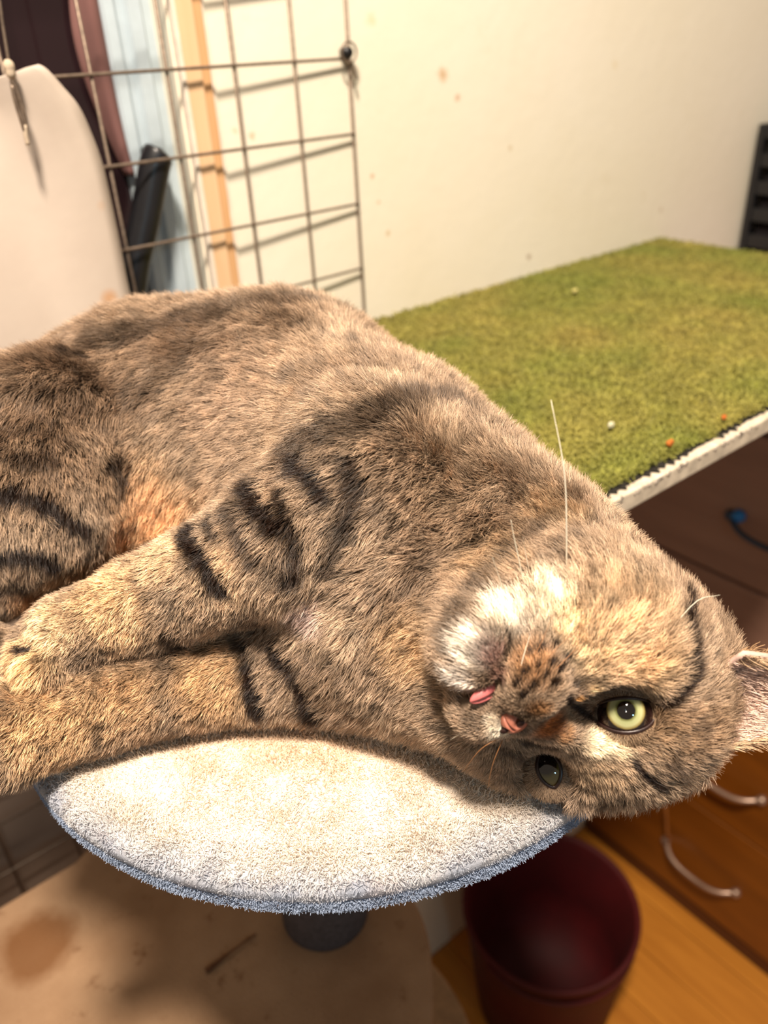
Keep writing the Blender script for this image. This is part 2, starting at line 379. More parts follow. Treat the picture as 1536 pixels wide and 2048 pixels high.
# ------------------------------------------------------------------ chest of drawers
XF = .915; ch = empty('chest_of_drawers', (1.2, .3, 0))
yb0, yb1 = .02, D-.008
box('carcass', (XF+.018, yb0, .02), (1.42, yb1, 1.035), M_carc, ch, .002); box('top', (XF-.002, yb0-.01, 1.035), (1.44, yb1, 1.052), M_drawer, ch, .003)
box('plinth', (XF+.004, yb0, 0), (1.40, yb1, .03), M_carc, ch, .001)
M_upper = wood_mat('muted_brown_drawer_wood', (142, 108, 92), (158, 122, 104), (40, 4, 30), .4, .3)
zz = [.035, .262, .482, .702, .922, 1.033]
for i in range(5):
    dr = box('drawer', (XF, yb0+.004, zz[i]+.0022), (XF+.018, yb1-.004, zz[i+1]-.0022), M_upper if i >= 2 else M_drawer, ch, .0025, seg=2)
    zc = [.14, .362, .585, .80, .985][i]; yc_, hw = .378, .066
    t = np.linspace(-1, 1, 19); hpnt = np.c_[XF-.024*(1-t**4), yc_+hw*t, zc-.012*(1-t*t)]
    V1, F1 = tube_geo(hpnt, .0042, 10); bm = bmesh.new(); vs = [bm.verts.new(v) for v in V1]
    for q in F1: bm.faces.new([vs[k] for k in q])
    for s_ in (-1, 1): bmesh.ops.create_uvsphere(bm, u_segments=12, v_segments=8, radius=.0078, matrix=Matrix.Translation((XF-.003, yc_+hw*s_, zc)))
    h_ = bmobj('handle', bm, M_handle if i < 3 else plain('blue_tinted_handle_%d' % i, (70, 84, 104), .3, .05, 60, metal=.6)); h_.parent = dr; h_.matrix_parent_inverse = Matrix()
    if i >= 3:  # blue reflection put into the colour of the upper handles and ends
        bm = bmesh.new(); bmesh.ops.create_uvsphere(bm, u_segments=14, v_segments=10, radius=.0092, matrix=Matrix.Translation((XF-.004, .432 if i == 3 else yc_+hw, zc+.004)))
        k_ = bmobj('handle_end', bm, plain('blue_reflection_end_%d' % i, (40, 120, 190), .3, .05, 60)); k_.parent = dr; k_.matrix_parent_inverse = Matrix(); k_['label'] = 'handle end with a painted blue reflection'
tag(ch, 'brown wooden chest of drawers with bow handles under the turf shelf', 'chest of drawers')
sc_ = tube('string', spline([Fx(1295, 1500, XF-.03), Fx(1312, 1560, XF-.026), Fx(1330, 1610, XF-.028), Fx(1335, 1680, XF-.022)], 20), .0022, plain('tan_string', (150, 92, 40), .8), None, 6)
tag(sc_, 'thin tan string hanging down to the lowest drawer handle', 'string')

# black crate on the chest
cr = empty('crate', (1.28, .57, 1.052)); cx0, cx1, cy0, cy1, cz0, cz1 = 1.128, 1.42, .548, .612, 1.052, 1.246
for i in range(6):
    z = cz0+(cz1-cz0-.018)*i/5; bm = bmesh.new()
    box_bm(bm, (cx0+.004, cy0, z), (cx1, cy0+.005, z+.018), .001, 1); box_bm(bm, (cx0, cy0, z), (cx0+.005, cy1, z+.018), .001, 1); box_bm(bm, (cx0+.004, cy1-.005, z), (cx1, cy1, z+.018), .001, 1)
    bmobj('slat', bm, M_black, cr, False)
box('corner_post', (cx0-.002, cy0-.002, cz0), (cx0+.012, cy0+.010, cz1), M_black, cr, .002); box('corner_post', (cx0-.002, cy1-.010, cz0), (cx0+.010, cy1+.001, cz1), M_black, cr, .002)
box('corner_post', (cx1-.012, cy0-.002, cz0), (cx1, cy0+.010, cz1), M_black, cr, .002); box('bottom', (cx0, cy0, cz0), (cx1, cy1, cz0+.004), M_black, cr, .001)
box('liner', (cx0+.012, cy0+.012, cz0+.004), (cx1-.012, cy1-.012, cz1-.01), M_dark, cr, .002)
tag(cr, 'black slatted plastic crate on the chest of drawers against the wall', 'crate')
bm = bmesh.new(); p = W(1533, 512, .53); bmesh.ops.create_uvsphere(bm, u_segments=20, v_segments=12, radius=.012, matrix=Matrix.Translation((p[0]+.004, .53, 1.064)))
for v in bm.verts:
    if v.co.z > 1.072: v.co.z -= (v.co.z-1.072)*.7
tag(bmobj('ball', bm, plain('red_rubber', (190, 62, 36), .5)), 'small red ball in front of the black crate', 'ball')

# ------------------------------------------------------------------ dark red bucket on the floor
bk = empty('bucket', (.60, .42, 0)); M_red = plain('dark_red_plastic', (70, 5, 8), .65, .1, 20)
BC = (.612, .452)
lathe('shell', [(.098, 0), (.104, .004), (.116, .12), (.126, .232), (.131, .238), (.131, .243), (.127, .245), (.122, .238), (.111, .12), (.099, .010), (.02, .008)], BC, M_red, bk, 56)
t = np.linspace(-math.pi/2, math.pi/2, 24); tube('handle', np.c_[BC[0]+.132*np.sin(t), BC[1]-.075*np.cos(t)-.05*np.cos(t), .236+0*t-.03*np.cos(t)], .003, M_red, bk, 8)
tag(bk, 'dark red plastic bucket on the wooden floor', 'bucket')

# ------------------------------------------------------------------ cat tree
HP = .25; ZP = H-HP; PC = (.7338*HP, 1.1351*HP+.002); PR = .6666*HP-.0045
ct = empty('cat_tree', (PC[0], PC[1], 0))
mp = M('plush_pad', rough=.85, spec=.2)
def pad_colour(P):
    r = np.hypot(P[:, 0]-PC[0], P[:, 1]-PC[1]); edge = np.clip((r-(PR-.011))/.014+(fnoise(P, 90, 2)-.5)*.9, 0, 1)[:, None]
    side = np.clip((ZP-.007-P[:, 2])/.006+(fnoise(P, 120, 4)-.5)*.8, 0, 1)[:, None]; e = np.maximum(edge*.85, side)
    st = np.clip((fnoise(P, 45, 9)-.62)*5, 0, 1)[:, None]*.5
    w_ = np.clip((.150-r)/.09, 0, 1)[:, None]; c = (lin(244, 232, 218)*(1-w_)+lin(236, 206, 172)*w_)*(1-st)+lin(204, 150, 106)*st
    c = c*(.86+.28*fnoise(P, 30, 11)[:, None])
    return c*(1-e)+lin(152, 166, 190)*e
prof = [(0.0001, ZP-.022), (PR-.022, ZP-.022), (PR-.009, ZP-.0205), (PR-.003, ZP-.017), (PR, ZP-.012), (PR, ZP-.0075), (PR-.004, ZP-.0035), (PR-.011, ZP-.001)]
prof += [(PR*a, ZP+.0005) for a in (.9, .8, .7, .6, .5, .4, .3, .2, .1)]+[(.0001, ZP+.0005)]
pad = lathe('perch_cushion', prof, PC, None, ct, 160, False)
def vcol(o, fn):
    me = o.data; n = len(me.vertices); P = np.empty(n*3, np.float32); me.vertices.foreach_get('co', P); P = P.reshape(-1, 3).astype(float)
    a = me.attributes.new('paint', 'FLOAT_COLOR', 'POINT'); a.data.foreach_set('color', np.c_[fn(P), np.ones(n)].astype(np.float32).ravel())
def paint_mat(name, k=1.0, rough=.8):
    m = M(name, rough=rough, spec=.2); a = m.node('ShaderNodeAttribute', attribute_name='paint')
    m.col(m.mixc(1.0, a.outputs['Color'], (k, k, k, 1), 'MULTIPLY')); m.bump(m.noise(900, 2), .3, .001); return m.m
bmx = bmesh.new(); bmx.from_mesh(pad.data); bmesh.ops.subdivide_edges(bmx, edges=bmx.edges[:], cuts=1, use_grid_fill=True); bmx.to_mesh(pad.data); bmx.free()
vcol(pad, pad_colour); pad.data.materials.append(paint_mat('pad_cloth', .8)); pad.data.polygons.foreach_set('use_smooth', [True]*len(pad.data.polygons))
pad['label'] = 'round plush cushion, cream on top with light blue edge'
# plush fibres: top and side
n1, n2 = 240000, 80000
r = (PR-.0006)*np.sqrt(rng.random(n1)); a = rng.uniform(0, 2*math.pi, n1); T = np.c_[PC[0]+r*np.cos(a), PC[1]+r*np.sin(a), np.full(n1, ZP)]; NT = np.tile([0, 0, 1.], (n1, 1))
q = np.clip((r-(PR-.011))/.011, 0, 1); T[:, 2] = ZP-.0072*(1-np.clip((PR-.0005-r)/.011, 0, 1)**.667); NT += np.c_[np.cos(a), np.sin(a), 0*a]*q[:, None]
T2z = rng.uniform(-.019, -.0005, n2); a2 = rng.uniform(math.pi*.9, math.pi*2.1, n2); rr2 = PR-.001-.011*np.clip(1+T2z/.0075, 0, 1)**1.5; T2 = np.c_[PC[0]+rr2*np.cos(a2), PC[1]+rr2*np.sin(a2), ZP+T2z]; N2 = np.c_[np.cos(a2), np.sin(a2), -.1+1.0*np.clip(1+T2z/.0075, 0, 1)]
R0 = np.r_[T, T2]; N0 = np.r_[NT, N2]; n = n1+n2; N0 /= np.linalg.norm(N0, axis=1)[:, None]
fl_ = np.c_[fnoise(R0, 70, 21)-.5, fnoise(R0, 70, 22)-.5, fnoise(R0, 70, 23)-.5]*3+rng.normal(0, .55, (n, 3))
d = N0*.75+fl_*.8; d /= np.linalg.norm(d, axis=1)[:, None]; d2 = N0*.3+fl_+rng.normal(0, .4, (n, 3)); d2 /= np.linalg.norm(d2, axis=1)[:, None]
L = rng.uniform(.0020, .0036, n)[:, None]*np.where(np.arange(n) < n1, 1, .45)[:, None]
P = np.stack([R0, R0+d*L*.45, R0+d*L*.7+d2*L*.4], 1)
strands('plush_pile', P, np.array([.00016, .00014, .00006])[None]*np.ones((n, 1)), pad_colour(R0)*(.86+.28*rng.random((n, 1))), strand_mat('plush_fibres', .85, 1.12, .7, .15), ct)['kind'] = 'stuff'
M_under = plain('grey_board_cloth', (120, 112, 112), .8); lathe('perch_board', [(.0001, ZP-.034), (PR-.03, ZP-.034), (PR-.028, ZP-.022), (.0001, ZP-.022)], PC, M_under, ct, 64, False)
ZL = H-.60; pp = Pz(660, 1848, ZL)
PX = (pp[0]+.004, pp[1]+.012)
lathe('post', [(.0345, ZL), (.0345, ZL+.003), (.034, ZL+.01), (.034, ZP-.034)], PX, plain('charcoal_post_cloth', (74, 70, 74), .85, .2, 300, bump=.4), ct, 40)
def plate(name, outline, z0, z1, mat, par):
    n = len(outline); c = np.mean(outline, 0); V = []; F = []; b = .004
    for zz_, s in ((z0, 0), (z0+b, b), (z1-b, b), (z1-b*.3, b*.7), (z1, 0)):
        for p in outline:
            dv = np.array(p)-c; V.append((*(np.array(p)+dv/np.linalg.norm(dv)*(s-b)), zz_))
    for i in range(4):
        for k in range(n): F.append((i*n+k, i*n+(k+1) % n, (i+1)*n+(k+1) % n, (i+1)*n+k))
    F.append(tuple(range(n))[::-1]); F.append(tuple(range(4*n, 5*n))); return pymesh(name, V, F, mat, par)
mcp = M('beige_carpet', rough=.9, spec=.15)
c_ = mcp.ramp(mcp.noise(14, 5), [(.3, srgb(146, 114, 86)), (.7, srgb(172, 140, 110))]); c_ = mcp.mixc(mcp.rng(mcp.noise(60, 4, .7), .6, .72, 0, .6), c_, srgb(104, 66, 38))  # half shade put into darker carpet browns and extra stain mottling
v = mcp.node('ShaderNodeVectorMath', operation='DISTANCE'); mcp.ln(mcp.coord(), v.inputs[0]); sp_ = Pz(75, 1890, ZL); v.inputs[1].default_value = tuple(sp_)
ad = mcp.node('ShaderNodeMath', operation='MULTIPLY_ADD'); mcp.ln(mcp.noise(40, 3), ad.inputs[0]); ad.inputs[1].default_value = .02; mcp.ln(v.outputs['Value'], ad.inputs[2])
c_ = mcp.mixc(mcp.rng(ad.outputs[0], .03, .045, .75, 0), c_, srgb(112, 70, 34)); mcp.col(c_); mcp.bump(mcp.noise(700, 2), .5, .002)  # brown patch is the perch shadow put into the carpet colour
ol = [Pz(*p, ZL)[:2] for p in [(862, 2060), (866, 2000), (864, 1930), (858, 1880), (840, 1820), (808, 1770), (770, 1735), (700, 1690)]]
A, B = np.array(ol[0]), np.array(ol[-1])
outline = [tuple(p) for p in spline([(*p, 0) for p in ol], 24)[:, :2]]
outline = [(B[0]-.02*0, B[1])]+outline[::-1][1:]+[(.17, .20), (.10, .185), (-.08, .20), (-.14, .23), (-.16, .30), (-.16, .44), (-.10, .535)]+[tuple(Pz(0, 1812, ZL)[:2]), tuple(Pz(150, 1722, ZL)[:2]), (.10, .560), (.2, .50)]
cen = np.mean(outline, 0); outline = sorted(outline, key=lambda p: math.atan2(p[1]-cen[1], p[0]-cen[0]))
pl = plate('platform', outline, ZL-.018, ZL, mcp.m, ct); pl['label'] = 'beige carpeted middle platform with stains and painted shade'
lathe('lower_platform', [(.0001, ZL-.255), (.165, ZL-.255), (.170, ZL-.250), (.170, ZL-.242), (.166, ZL-.238), (.0001, ZL-.238)], (.145, .37), plain('worn_beige_carpet', (150, 120, 88), .9, .12, 60, bump=.5), ct, 64, False)
lathe('post', [(.035, ZL-.238), (.035, ZL-.018)], (.10, .38), plain('charcoal_post_low', (74, 70, 74), .85), ct, 32); lathe('post', [(.035, .02), (.035, ZL-.255)], (.13, .36), plain('charcoal_post_base', (74, 70, 74), .85), ct, 32)
box('base', (-.08, .17, 0), (.34, .56, .022), plain('base_carpet', (150, 120, 88), .9), ct, .006)
tag(ct, 'cat tree with round plush perch, charcoal post and beige carpeted platforms', 'cat tree')
# straw twig on the platform
a, b = Pz(412, 1942, ZL+.002), Pz(512, 1868, ZL+.003)
tw = tube('twig', [a, a*.98+b*.02, (a+b)/2+[0, 0, .001], b], [.002, .0022, .0009, .0007], plain('dark_twig', (96, 60, 34), .8), None, 6); tag(tw, 'thin dark twig lying on the beige carpeted platform', 'twig')

# ================================================================== THE CAT
# head frame (room axes): HU = crown, HF = out of the face, HL = towards the cat's upper (right) eye
HL = unit(ROT@np.array([.645, .50, .578])); HU = ROT@np.array([.75, -.57, -.345]); HU = unit(HU-HL*np.dot(HU, HL)); HF = np.cross(HU, HL)
HM = Pd(1172, 1480, .279)                  # point between the eyes
def hd(u, l, f_): return HM+(HU*u+HL*l+HF*f_)*.01      # centimetres in head frame
def sph(px, py, r, z): return (Pz(px, py, z), r)
def cone(p, a, ra, b, rb):
    ba = b-a; l2 = ba@ba; pa = p-a; t = np.clip(pa@ba/l2, 0, 1); return np.linalg.norm(pa-t[:, None]*ba, axis=1)-(ra+(rb-ra)*t)
def ell(p, c, ax, r):                      # ax rows = axes, r radii
    q = (p-c)@np.array(ax).T; k0 = np.linalg.norm(q/r, axis=1); k1 = np.linalg.norm(q/np.array(r)**2, axis=1)+1e-9; return k0*(k0-1)/k1
def smin(a, b, k): h = np.clip(.5+.5*(b-a)/k, 0, 1); return b*(1-h)+a*h-k*h*(1-h)
def smax(a, b, k): return -smin(-a, -b, k)
HAX = [HU, HL, HF]
T = [sph(-70, 1015, .048, 1.168), sph(110, 960, .0550, 1.174), sph(330, 878, .064, 1.185), sph(555, 872, .0655, 1.189), sph(735, 995, .0585, 1.184), sph(872, 1118, .0525, 1.176), sph(1028, 1200, .045, 1.166)]
CH = [sph(745, 1235, .036, 1.150), sph(900, 1285, .034, 1.149), sph(620, 1270, .028, 1.142)]
SH = sph(735, 985, .040, 1.210); EL = sph(590, 1080, .0235, 1.197); WR = sph(285, 1212, .0148, 1.168); PAW = sph(135, 1266, .0128, 1.162)
S2 = sph(700, 1310, .024, 1.140); E2 = sph(500, 1335, .0195, 1.136); W2 = sph(200, 1405, .0180, 1.134); P2 = sph(0, 1470, .0185, 1.134); P3 = sph(-90, 1500, .017, 1.133)
HIP = sph(105, 915, .047, 1.200); KN = sph(88, 1035, .025, 1.185)
KN2 = sph(40, 1100, .024, 1.165); HOCK = sph(-190, 1230, .016, 1.150); FT = sph(-20, 1330, .015, 1.136); FT2 = sph(28, 1350, .013, 1.136)
K3 = sph(150, 1150, .020, 1.150); H3 = sph(-150, 1290, .015, 1.136)
TB = T[0][0]; TAIL = [(TB+np.array([-.02, .025, .0]), .020), (np.array([-.080, .430, 1.135]), .0145), (np.array([-.118, .435, 1.100]), .0130), (np.array([-.140, .425, 1.065]), .0115), (np.array([-.145, .405, 1.040]), .0095)]
EYE = []
for sgn, px, py, dd in ((1, 1250, 1422, .2655), (-1, 1098, 1538, .2915)):
    surf = Pd(px, py, dd); tocam = unit(np.array([0, 0, H])-surf)
    EYE.append((surf-tocam*.0108, tocam, sgn))
paw_toes = []
def toes(c, r, d, up, side, n=4):
    for k in range(n):
        s_ = (k-(n-1)/2)/((n-1)/2); paw_toes.append((c+d*(.0150-.005*s_*s_)+side*s_*r*.98-up*.003, .0062))
dleg = unit(PAW[0]-WR[0]); upz = np.array([0, 0, 1.]); sleg = unit(np.cross(dleg, upz)); toes(PAW[0], PAW[1], dleg, np.cross(sleg, dleg), sleg)
d2_ = unit(P3[0]-P2[0]); s2_ = unit(np.cross(d2_, upz)); 
f2_ = unit(FT2[0]-FT[0]); s3_ = unit(np.cross(f2_, upz))
def cat_sdf(p, full=False):
    tor = None; rr = T
    for a, b in zip(rr[:-1], rr[1:]):
        d = cone(p, a[0], a[1], b[0], b[1]); tor = d if tor is None else smin(tor, d, .022)
    for a, b in ((CH[0], CH[1]), (CH[0], CH[2])): tor = smin(tor, cone(p, a[0], a[1], b[0], b[1]), .026)
    tor = smin(tor, cone(p, T[3][0]-[0, 0, .02], .050, T[2][0]+np.array([.0, -.03, -.025]), .040), .02)
    # head
    hdm = ell(p, hd(1.5, 0, -2.9), HAX, np.array([.0355, .036, .033]))
    hdm = smin(hdm, ell(p, hd(2.1, -.2, -1.9), HAX, np.array([.025, .031, .020])), .010)              # forehead
    hdm = smin(hdm, ell(p, hd(2.0, -2.1, -2.0), HAX, np.array([.021, .017, .018])), .010)            # lower temple
    hdm = smin(hdm, ell(p, hd(3.3, .5, -3.1), HAX, np.array([.018, .024, .017])), .010)              # crown
    for s in (1, -1):
        hdm = smin(hdm, ell(p, hd(-1.5, 2.5*s, -2.5), HAX, np.array([.030, .0245, .024])), .012)     # cheeks
        hdm = smin(hdm, ell(p, hd(-3.95, 1.0*s, .35), HAX, np.array([.0115, .0118, .0118])), .005)   # whisker pads
        hdm = smin(hdm, ell(p, hd(.75, 2.0*s, -1.2), HAX, np.array([.010, .0125, .010])), .008)      # brows
        hdm = smin(hdm, ell(p, hd(-2.4, 1.7*s, -.9), HAX, np.array([.012, .013, .012])), .009)       # below the eyes
        hdm = smin(hdm, ell(p, hd(2.1, 2.3*s, -3.5), HAX, np.array([.0155, .015, .016])), .010)       # ear roots
    hdm = smin(hdm, ell(p, hd(-1.9, -2.7, -1.1), HAX, np.array([.021, .018, .017])), .010); hdm = smin(hdm, ell(p, hd(-.2, -3.0, -.75), HAX, np.array([.017, .014, .0135])), .008); hdm = smin(hdm, ell(p, hd(1.7, -2.8, -.9), HAX, np.array([.017, .014, .013])), .008)
    hdm = smin(hdm, cone(p, hd(.4, 0, -1.0), .0120, hd(-3.0, 0, .55), .0072), .007)                  # nose bridge
    hdm = smin(hdm, ell(p, hd(-5.55, .15, -.25), HAX, np.array([.0118, .0125, .0120])), .005)        # chin
    hdm = smin(hdm, cone(p, hd(-5.0, .5, -1.4), .0135, hd(-3.4, 2.2, -2.5), .021), .010)             # jaw
    hdm = smin(hdm, cone(p, hd(-4.8, -.5, -1.6), .0125, hd(-3.0, -2.0, -2.6), .019), .010)
    for s in (1, -1): hdm = smax(hdm, -cone(p, hd(-4.80, 0, 1.35), .0013, hd(-5.05, 1.45*s, -.35), .0013), .003)   # mouth slit
    hdm = smax(hdm, -cone(p, hd(-3.9, 0, 1.75), .0008, hd(-4.7, 0, 1.5), .0008), .003)
    for (c, tc, s), rx in zip(EYE, (.0178, .0128)):
        ex = unit(ROT@np.array([1, .05, 0])-tc*((ROT@np.array([1, .05, 0]))@tc)); ey = np.cross(tc, ex)
        hdm = smax(hdm, -ell(p, c+tc*.0115-ex*(.002 if s > 0 else 0), [ex, ey, tc], np.array([rx, .0133, .0150])), .004)
    for c, tc, s in EYE[:1]: hdm = smax(hdm, -cone(p, c+tc*.0125, .0095, c+tc*.0125-ROT@np.array([.0130, .001, .002]), .0040), .004)
    body = smin(tor, hdm, .020)
    body = smin(body, cone(p, T[6][0], .043, hd(1.2, .5, -3.6), .034), .022)
    # front legs
    leg = cone(p, SH[0], SH[1], EL[0], EL[1]); leg = smin(leg, cone(p, EL[0], EL[1], WR[0], WR[1]), .010); leg = smin(leg, cone(p, WR[0], WR[1], PAW[0], PAW[1]), .006)
    for c, r in paw_toes: leg = smin(leg, np.linalg.norm(p-c, axis=1)-r, .0018)
    leg2 = cone(p, S2[0], S2[1], E2[0], E2[1]); leg2 = smin(leg2, cone(p, E2[0], E2[1], W2[0], W2[1]), .008); leg2 = smin(leg2, cone(p, W2[0], W2[1], P2[0], P2[1]), .006); leg2 = smin(leg2, cone(p, P2[0], P2[1], P3[0], P3[1]), .006)
    hl = cone(p, HIP[0], HIP[1], KN[0], KN[1]); hl = smin(hl, cone(p, KN[0], KN[1], KN2[0], KN2[1]), .010)
    hl = smin(hl, cone(p, KN2[0], KN2[1], HOCK[0], HOCK[1]), .008); hl = smin(hl, cone(p, HOCK[0], HOCK[1], FT[0], FT[1]), .006); hl = smin(hl, cone(p, FT[0], FT[1], FT2[0], FT2[1]), .004)
    d = smin(body, cone(p, HIP[0], HIP[1]-.002, KN[0]*.3+HIP[0]*.7, HIP[1]-.006), .012); d = smin(d, hl, .007); d = smin(d, leg2, .006)
    for a, b in zip(TAIL[:-1], TAIL[1:]): d = smin(d, cone(p, a[0], a[1], b[0], b[1]), .008); d = smin(d, leg, .006)
    # the cushion carries the cat
    r = np.hypot(p[:, 0]-PC[0], p[:, 1]-PC[1]); padd = np.maximum(r-PR, p[:, 2]-(ZP+.0012)); d = smax(d, -padd, .004)
    d = smax(d, p[:, 1]-(D-.035), .004)
    return d
def axis_grid(lo, hi, flo, fhi, fine, coarse):
    out = [lo]
    while out[-1] < hi:
        x = out[-1]; dist = max(flo-x, x-fhi, 0); out.append(x+min(coarse, fine+dist*.18))
    return np.array(out)
HC = hd(-1.5, 0, -.8)
lo = np.array([-.20, .09, .95]); hi = np.array([.36, .595, 1.285])
gx, gyy, gz = [axis_grid(lo[i], hi[i], HC[i]-.052, HC[i]+.052, .00125, .0034) for i in range(3)]
lo2 = min(gz[0], HC[2]-.07)
if lo2 < gz[0]: gz = axis_grid(lo2, hi[2], HC[2]-.052, HC[2]+.052, .00125, .0034)
def surface_nets(gx, gy_, gz, f):
    nx, ny, nz = len(gx), len(gy_), len(gz)
    # coarse cull: evaluate at every 4th point first
    F_ = np.full((nx, ny, nz), .05, np.float64); X, Y = np.meshgrid(gx, gy_, indexing='ij')
    st = 4; ix = np.arange(0, nx, st); iy = np.arange(0, ny, st); iz = np.arange(0, nz, st)
    A = np.stack(np.meshgrid(gx[ix], gy_[iy], gz[iz], indexing='ij'), -1).reshape(-1, 3); C = f(A).reshape(len(ix), len(iy), len(iz))
    near = np.abs(C) < .018; N = np.zeros((nx, ny, nz), bool)
    up = near.copy()
    for ax in range(3):
        for s in (-1, 1):
            sh_ = np.roll(near, s, ax); up |= sh_
    for a in range(nx): N[a] = np.repeat(np.repeat(up[a//st], st, 0), st, 1)[:ny, :nz]
    F_ = np.repeat(np.repeat(np.repeat(np.sign(C)*.05, st, 0), st, 1), st, 2)[:nx, :ny, :nz].copy()
    idx = np.argwhere(N); 
    for s in range(0, len(idx), 400000):
        q = idx[s:s+400000]; P = np.c_[gx[q[:, 0]], gy_[q[:, 1]], gz[q[:, 2]]]; F_[q[:, 0], q[:, 1], q[:, 2]] = f(P)
    In = F_ < 0; cnt = np.zeros((nx-1, ny-1, nz-1), int)
    for a in (0, 1):
        for b in (0, 1):
            for c in (0, 1): cnt += In[a:nx-1+a, b:ny-1+b, c:nz-1+c]
    act = (cnt > 0) & (cnt < 8); cid = -np.ones(act.shape, int); cells = np.argwhere(act); cid[act] = np.arange(len(cells))
    acc = np.zeros((len(cells), 3)); wt = np.zeros(len(cells)); i, j_, k = cells.T; G = (gx, gy_, gz)
    for ax in range(3):
        o = [0, 0, 0]; o[ax] = 1; oth = [x for x in range(3) if x != ax]
        for a in (0, 1):
            for b in (0, 1):
                off = [0, 0, 0]; off[oth[0]] = a; off[oth[1]] = b
                v0 = F_[i+off[0], j_+off[1], k+off[2]]; v1 = F_[i+off[0]+o[0], j_+off[1]+o[1], k+off[2]+o[2]]
                m = (v0 < 0) != (v1 < 0); t = np.where(m, v0/(v0-v1+1e-15), 0); P = np.zeros((len(cells), 3))
                for q, ci in enumerate((i, j_, k)):
                    base = G[q][ci+off[q]]; P[:, q] = base+(t*(G[q][np.minimum(ci+off[q]+1, len(G[q])-1)]-base) if q == ax else 0)
                acc[m] += P[m]; wt[m] += 1
    V = acc/wt[:, None]; Fs = []
    for ax in range(3):
        o = [0, 0, 0]; o[ax] = 1; sl0 = [slice(0, n_) for n_ in (nx, ny, nz)]; a0 = [slice(0, n_-o[q]) for q, n_ in enumerate((nx, ny, nz))]; a1 = [slice(o[q], n_) for q, n_ in enumerate((nx, ny, nz))]
        ch_ = In[tuple(a0)] != In[tuple(a1)]; e = np.argwhere(ch_); u, v = [(1, 2), (2, 0), (0, 1)][ax]
        ok = (e[:, u] > 0) & (e[:, v] > 0) & (e[:, u] < (nx, ny, nz)[u]-1) & (e[:, v] < (nx, ny, nz)[v]-1); e = e[ok]
        def cc_(du, dv):
            q = e.copy(); q[:, u] -= du; q[:, v] -= dv; return cid[q[:, 0], q[:, 1], q[:, 2]]
        Q = np.c_[cc_(1, 1), cc_(0, 1), cc_(0, 0), cc_(1, 0)]; inn = In[e[:, 0], e[:, 1], e[:, 2]]; Q[~inn] = Q[~inn][:, ::-1]; Fs.append(Q)
    Q = np.vstack(Fs); return V, Q[(Q >= 0).all(1)]
def grad(p, f, e=.0004):
    g_ = np.stack([(f(p+np.eye(3)[k]*e)-f(p-np.eye(3)[k]*e)) for k in range(3)], 1); return g_/(np.linalg.norm(g_, axis=1)[:, None]+1e-12)
CV, CF = surface_nets(gx, gyy, gz, cat_sdf)
for _ in range(1): CV = CV-grad(CV, cat_sdf)*np.clip(cat_sdf(CV), -.0015, .0015)[:, None]
CN = grad(CV, cat_sdf)
bvh = BVHTree.FromPolygons([tuple(v) for v in CV.tolist()], [tuple(q) for q in CF.tolist()])
CAMP = Vector((0, 0, H))
def hit(px, py):
    d = Vector(rays(px, py).tolist()).normalized(); r = bvh.ray_cast(CAMP, d); return None if r[0] is None else np.array(r[0])
